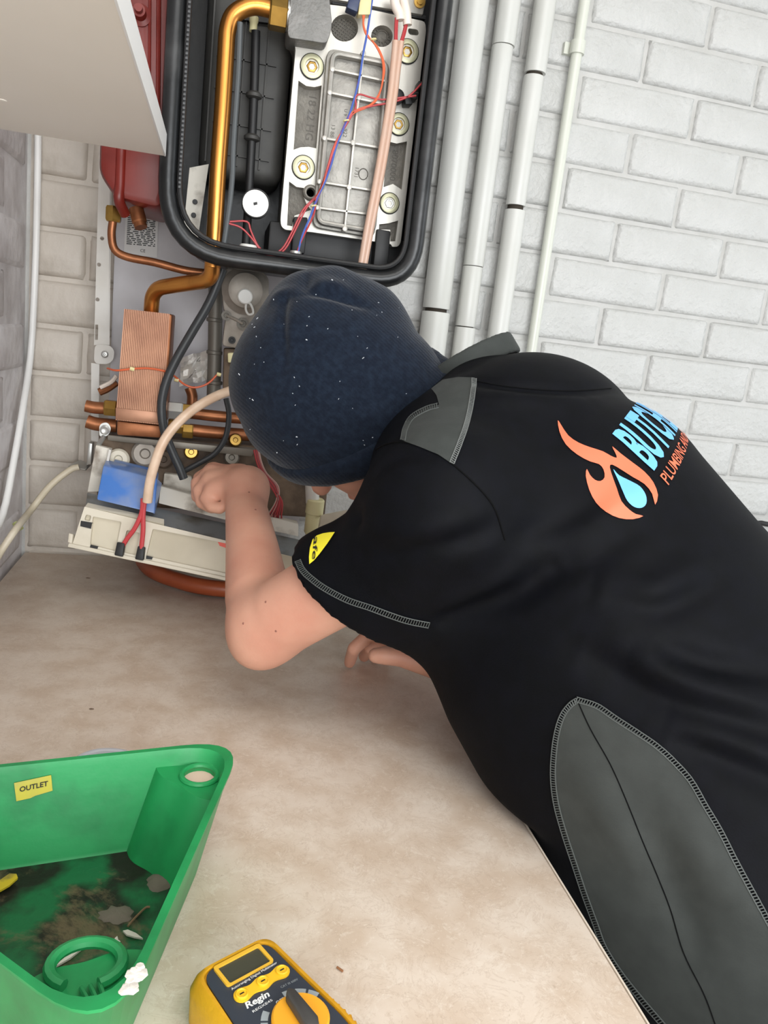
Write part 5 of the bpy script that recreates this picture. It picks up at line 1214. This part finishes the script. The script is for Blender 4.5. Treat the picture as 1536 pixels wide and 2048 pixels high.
for p in pts:
    MB().lathe(p + Z_ * .0009, Z_, [(0, .0038), (.0012, .0038), (.0016, .0032), (.0016, .0030), (.0010, .0027)], 20).build('key', M_key, KS)
    MB().hexa([p + mu * -.0014 + mv * .0004 + Z_ * .0020, p + mu * .0014 + mv * .0004 + Z_ * .0020, p + mu * .0014 - mv * .0004 + Z_ * .0020, p - mu * .0014 - mv * .0004 + Z_ * .0020], Z_ * .0001).build('key_mark', M_print, KS)
mtext('face_lettering', 'Regin', (602, 782), (782, 680), .0058, M_wp_, .03, .2)
mtext('face_lettering', 'REGXE45', (640, 798), (790, 705), .0016, M_wp_, .01)
mtext('face_lettering', 'CAT III 600V', (855, 610), (985, 545), .0015, M_gp)
dc = ml(1000, 860); DC = mp_(*dc, .0005)
mtext('face_lettering', 'OFF', (826, 738), (888, 700), .0026, M_wp_, .02)
for a0 in (-2.72, -2.35, -1.30, -.93, -.56, -3.1):
    q = []
    for a in np.linspace(a0 - .15, a0 + .15, 4): q.append(DC + (mu * math.cos(a) + mv * math.sin(a)) * .0182)
    for a in np.linspace(a0 + .15, a0 - .15, 4): q.append(DC + (mu * math.cos(a) + mv * math.sin(a)) * .0222)
    MB().prism(q, Z_ * .0002).build('range_mark', M_gp, FA)
DI = MB().lathe(DC, Z_, [(0, .0165), (.0030, .0165), (.0040, .0155), (.0040, .001)], 36).build('dial', M_orr, MT)
ptr = ml(900, 722); pd = nrm_(mp_(*ptr) - mp_(*dc)); ps = np.cross(pd, Z_)
MB().prism([DC + pd * .0155 + Z_ * .0041, DC + pd * .012 + ps * .0032 + Z_ * .0041, DC - pd * .010 + ps * .0044 + Z_ * .0041, DC - pd * .0150 + ps * .002 + Z_ * .0041, DC - pd * .0150 - ps * .002 + Z_ * .0041, DC - pd * .010 - ps * .0044 + Z_ * .0041, DC + pd * .012 - ps * .0032 + Z_ * .0041], Z_ * .0065).build('pointer_grip', mat('dark_grip', (62, 60, 58), .5), DI, bevel=.0014)
MB().lathe(DC + pd * .0152 + Z_ * .0040, Z_, [(0, .0009), (.0004, .0008)], 10).build('pointer_dot', M_wp_, DI)

# small things on the worktop
tag(MB().tube([onz(*cm(1282, 438), .9112), onz(*cm(1328, 470), .9112)], .0008, 6, smooth=0).build('splinter', mat('splinter', (150, 104, 70), .7), None), 'tiny brown splinter on the worktop to the right of the multimeter', 'splinter')
blob('crumb', 0, 0, .003, .0016, .9102, .0008, mat('dark_crumb', (112, 92, 76), .8), 4, 'small dark crumb on the bare worktop nearer the green tray', 'crumb').location = Vector(onz(183, 1418, .9102) - onz(*c6(0, 0), .9102))
blob('crumb', 0, 0, .0035, .0018, .9102, .0008, MATS['dark_crumb'], 6, 'small dark crumb on the worktop nearer the cream fascia of the boiler', 'crumb').location = Vector(onz(176, 1156, .9102) - onz(*c6(0, 0), .9102))
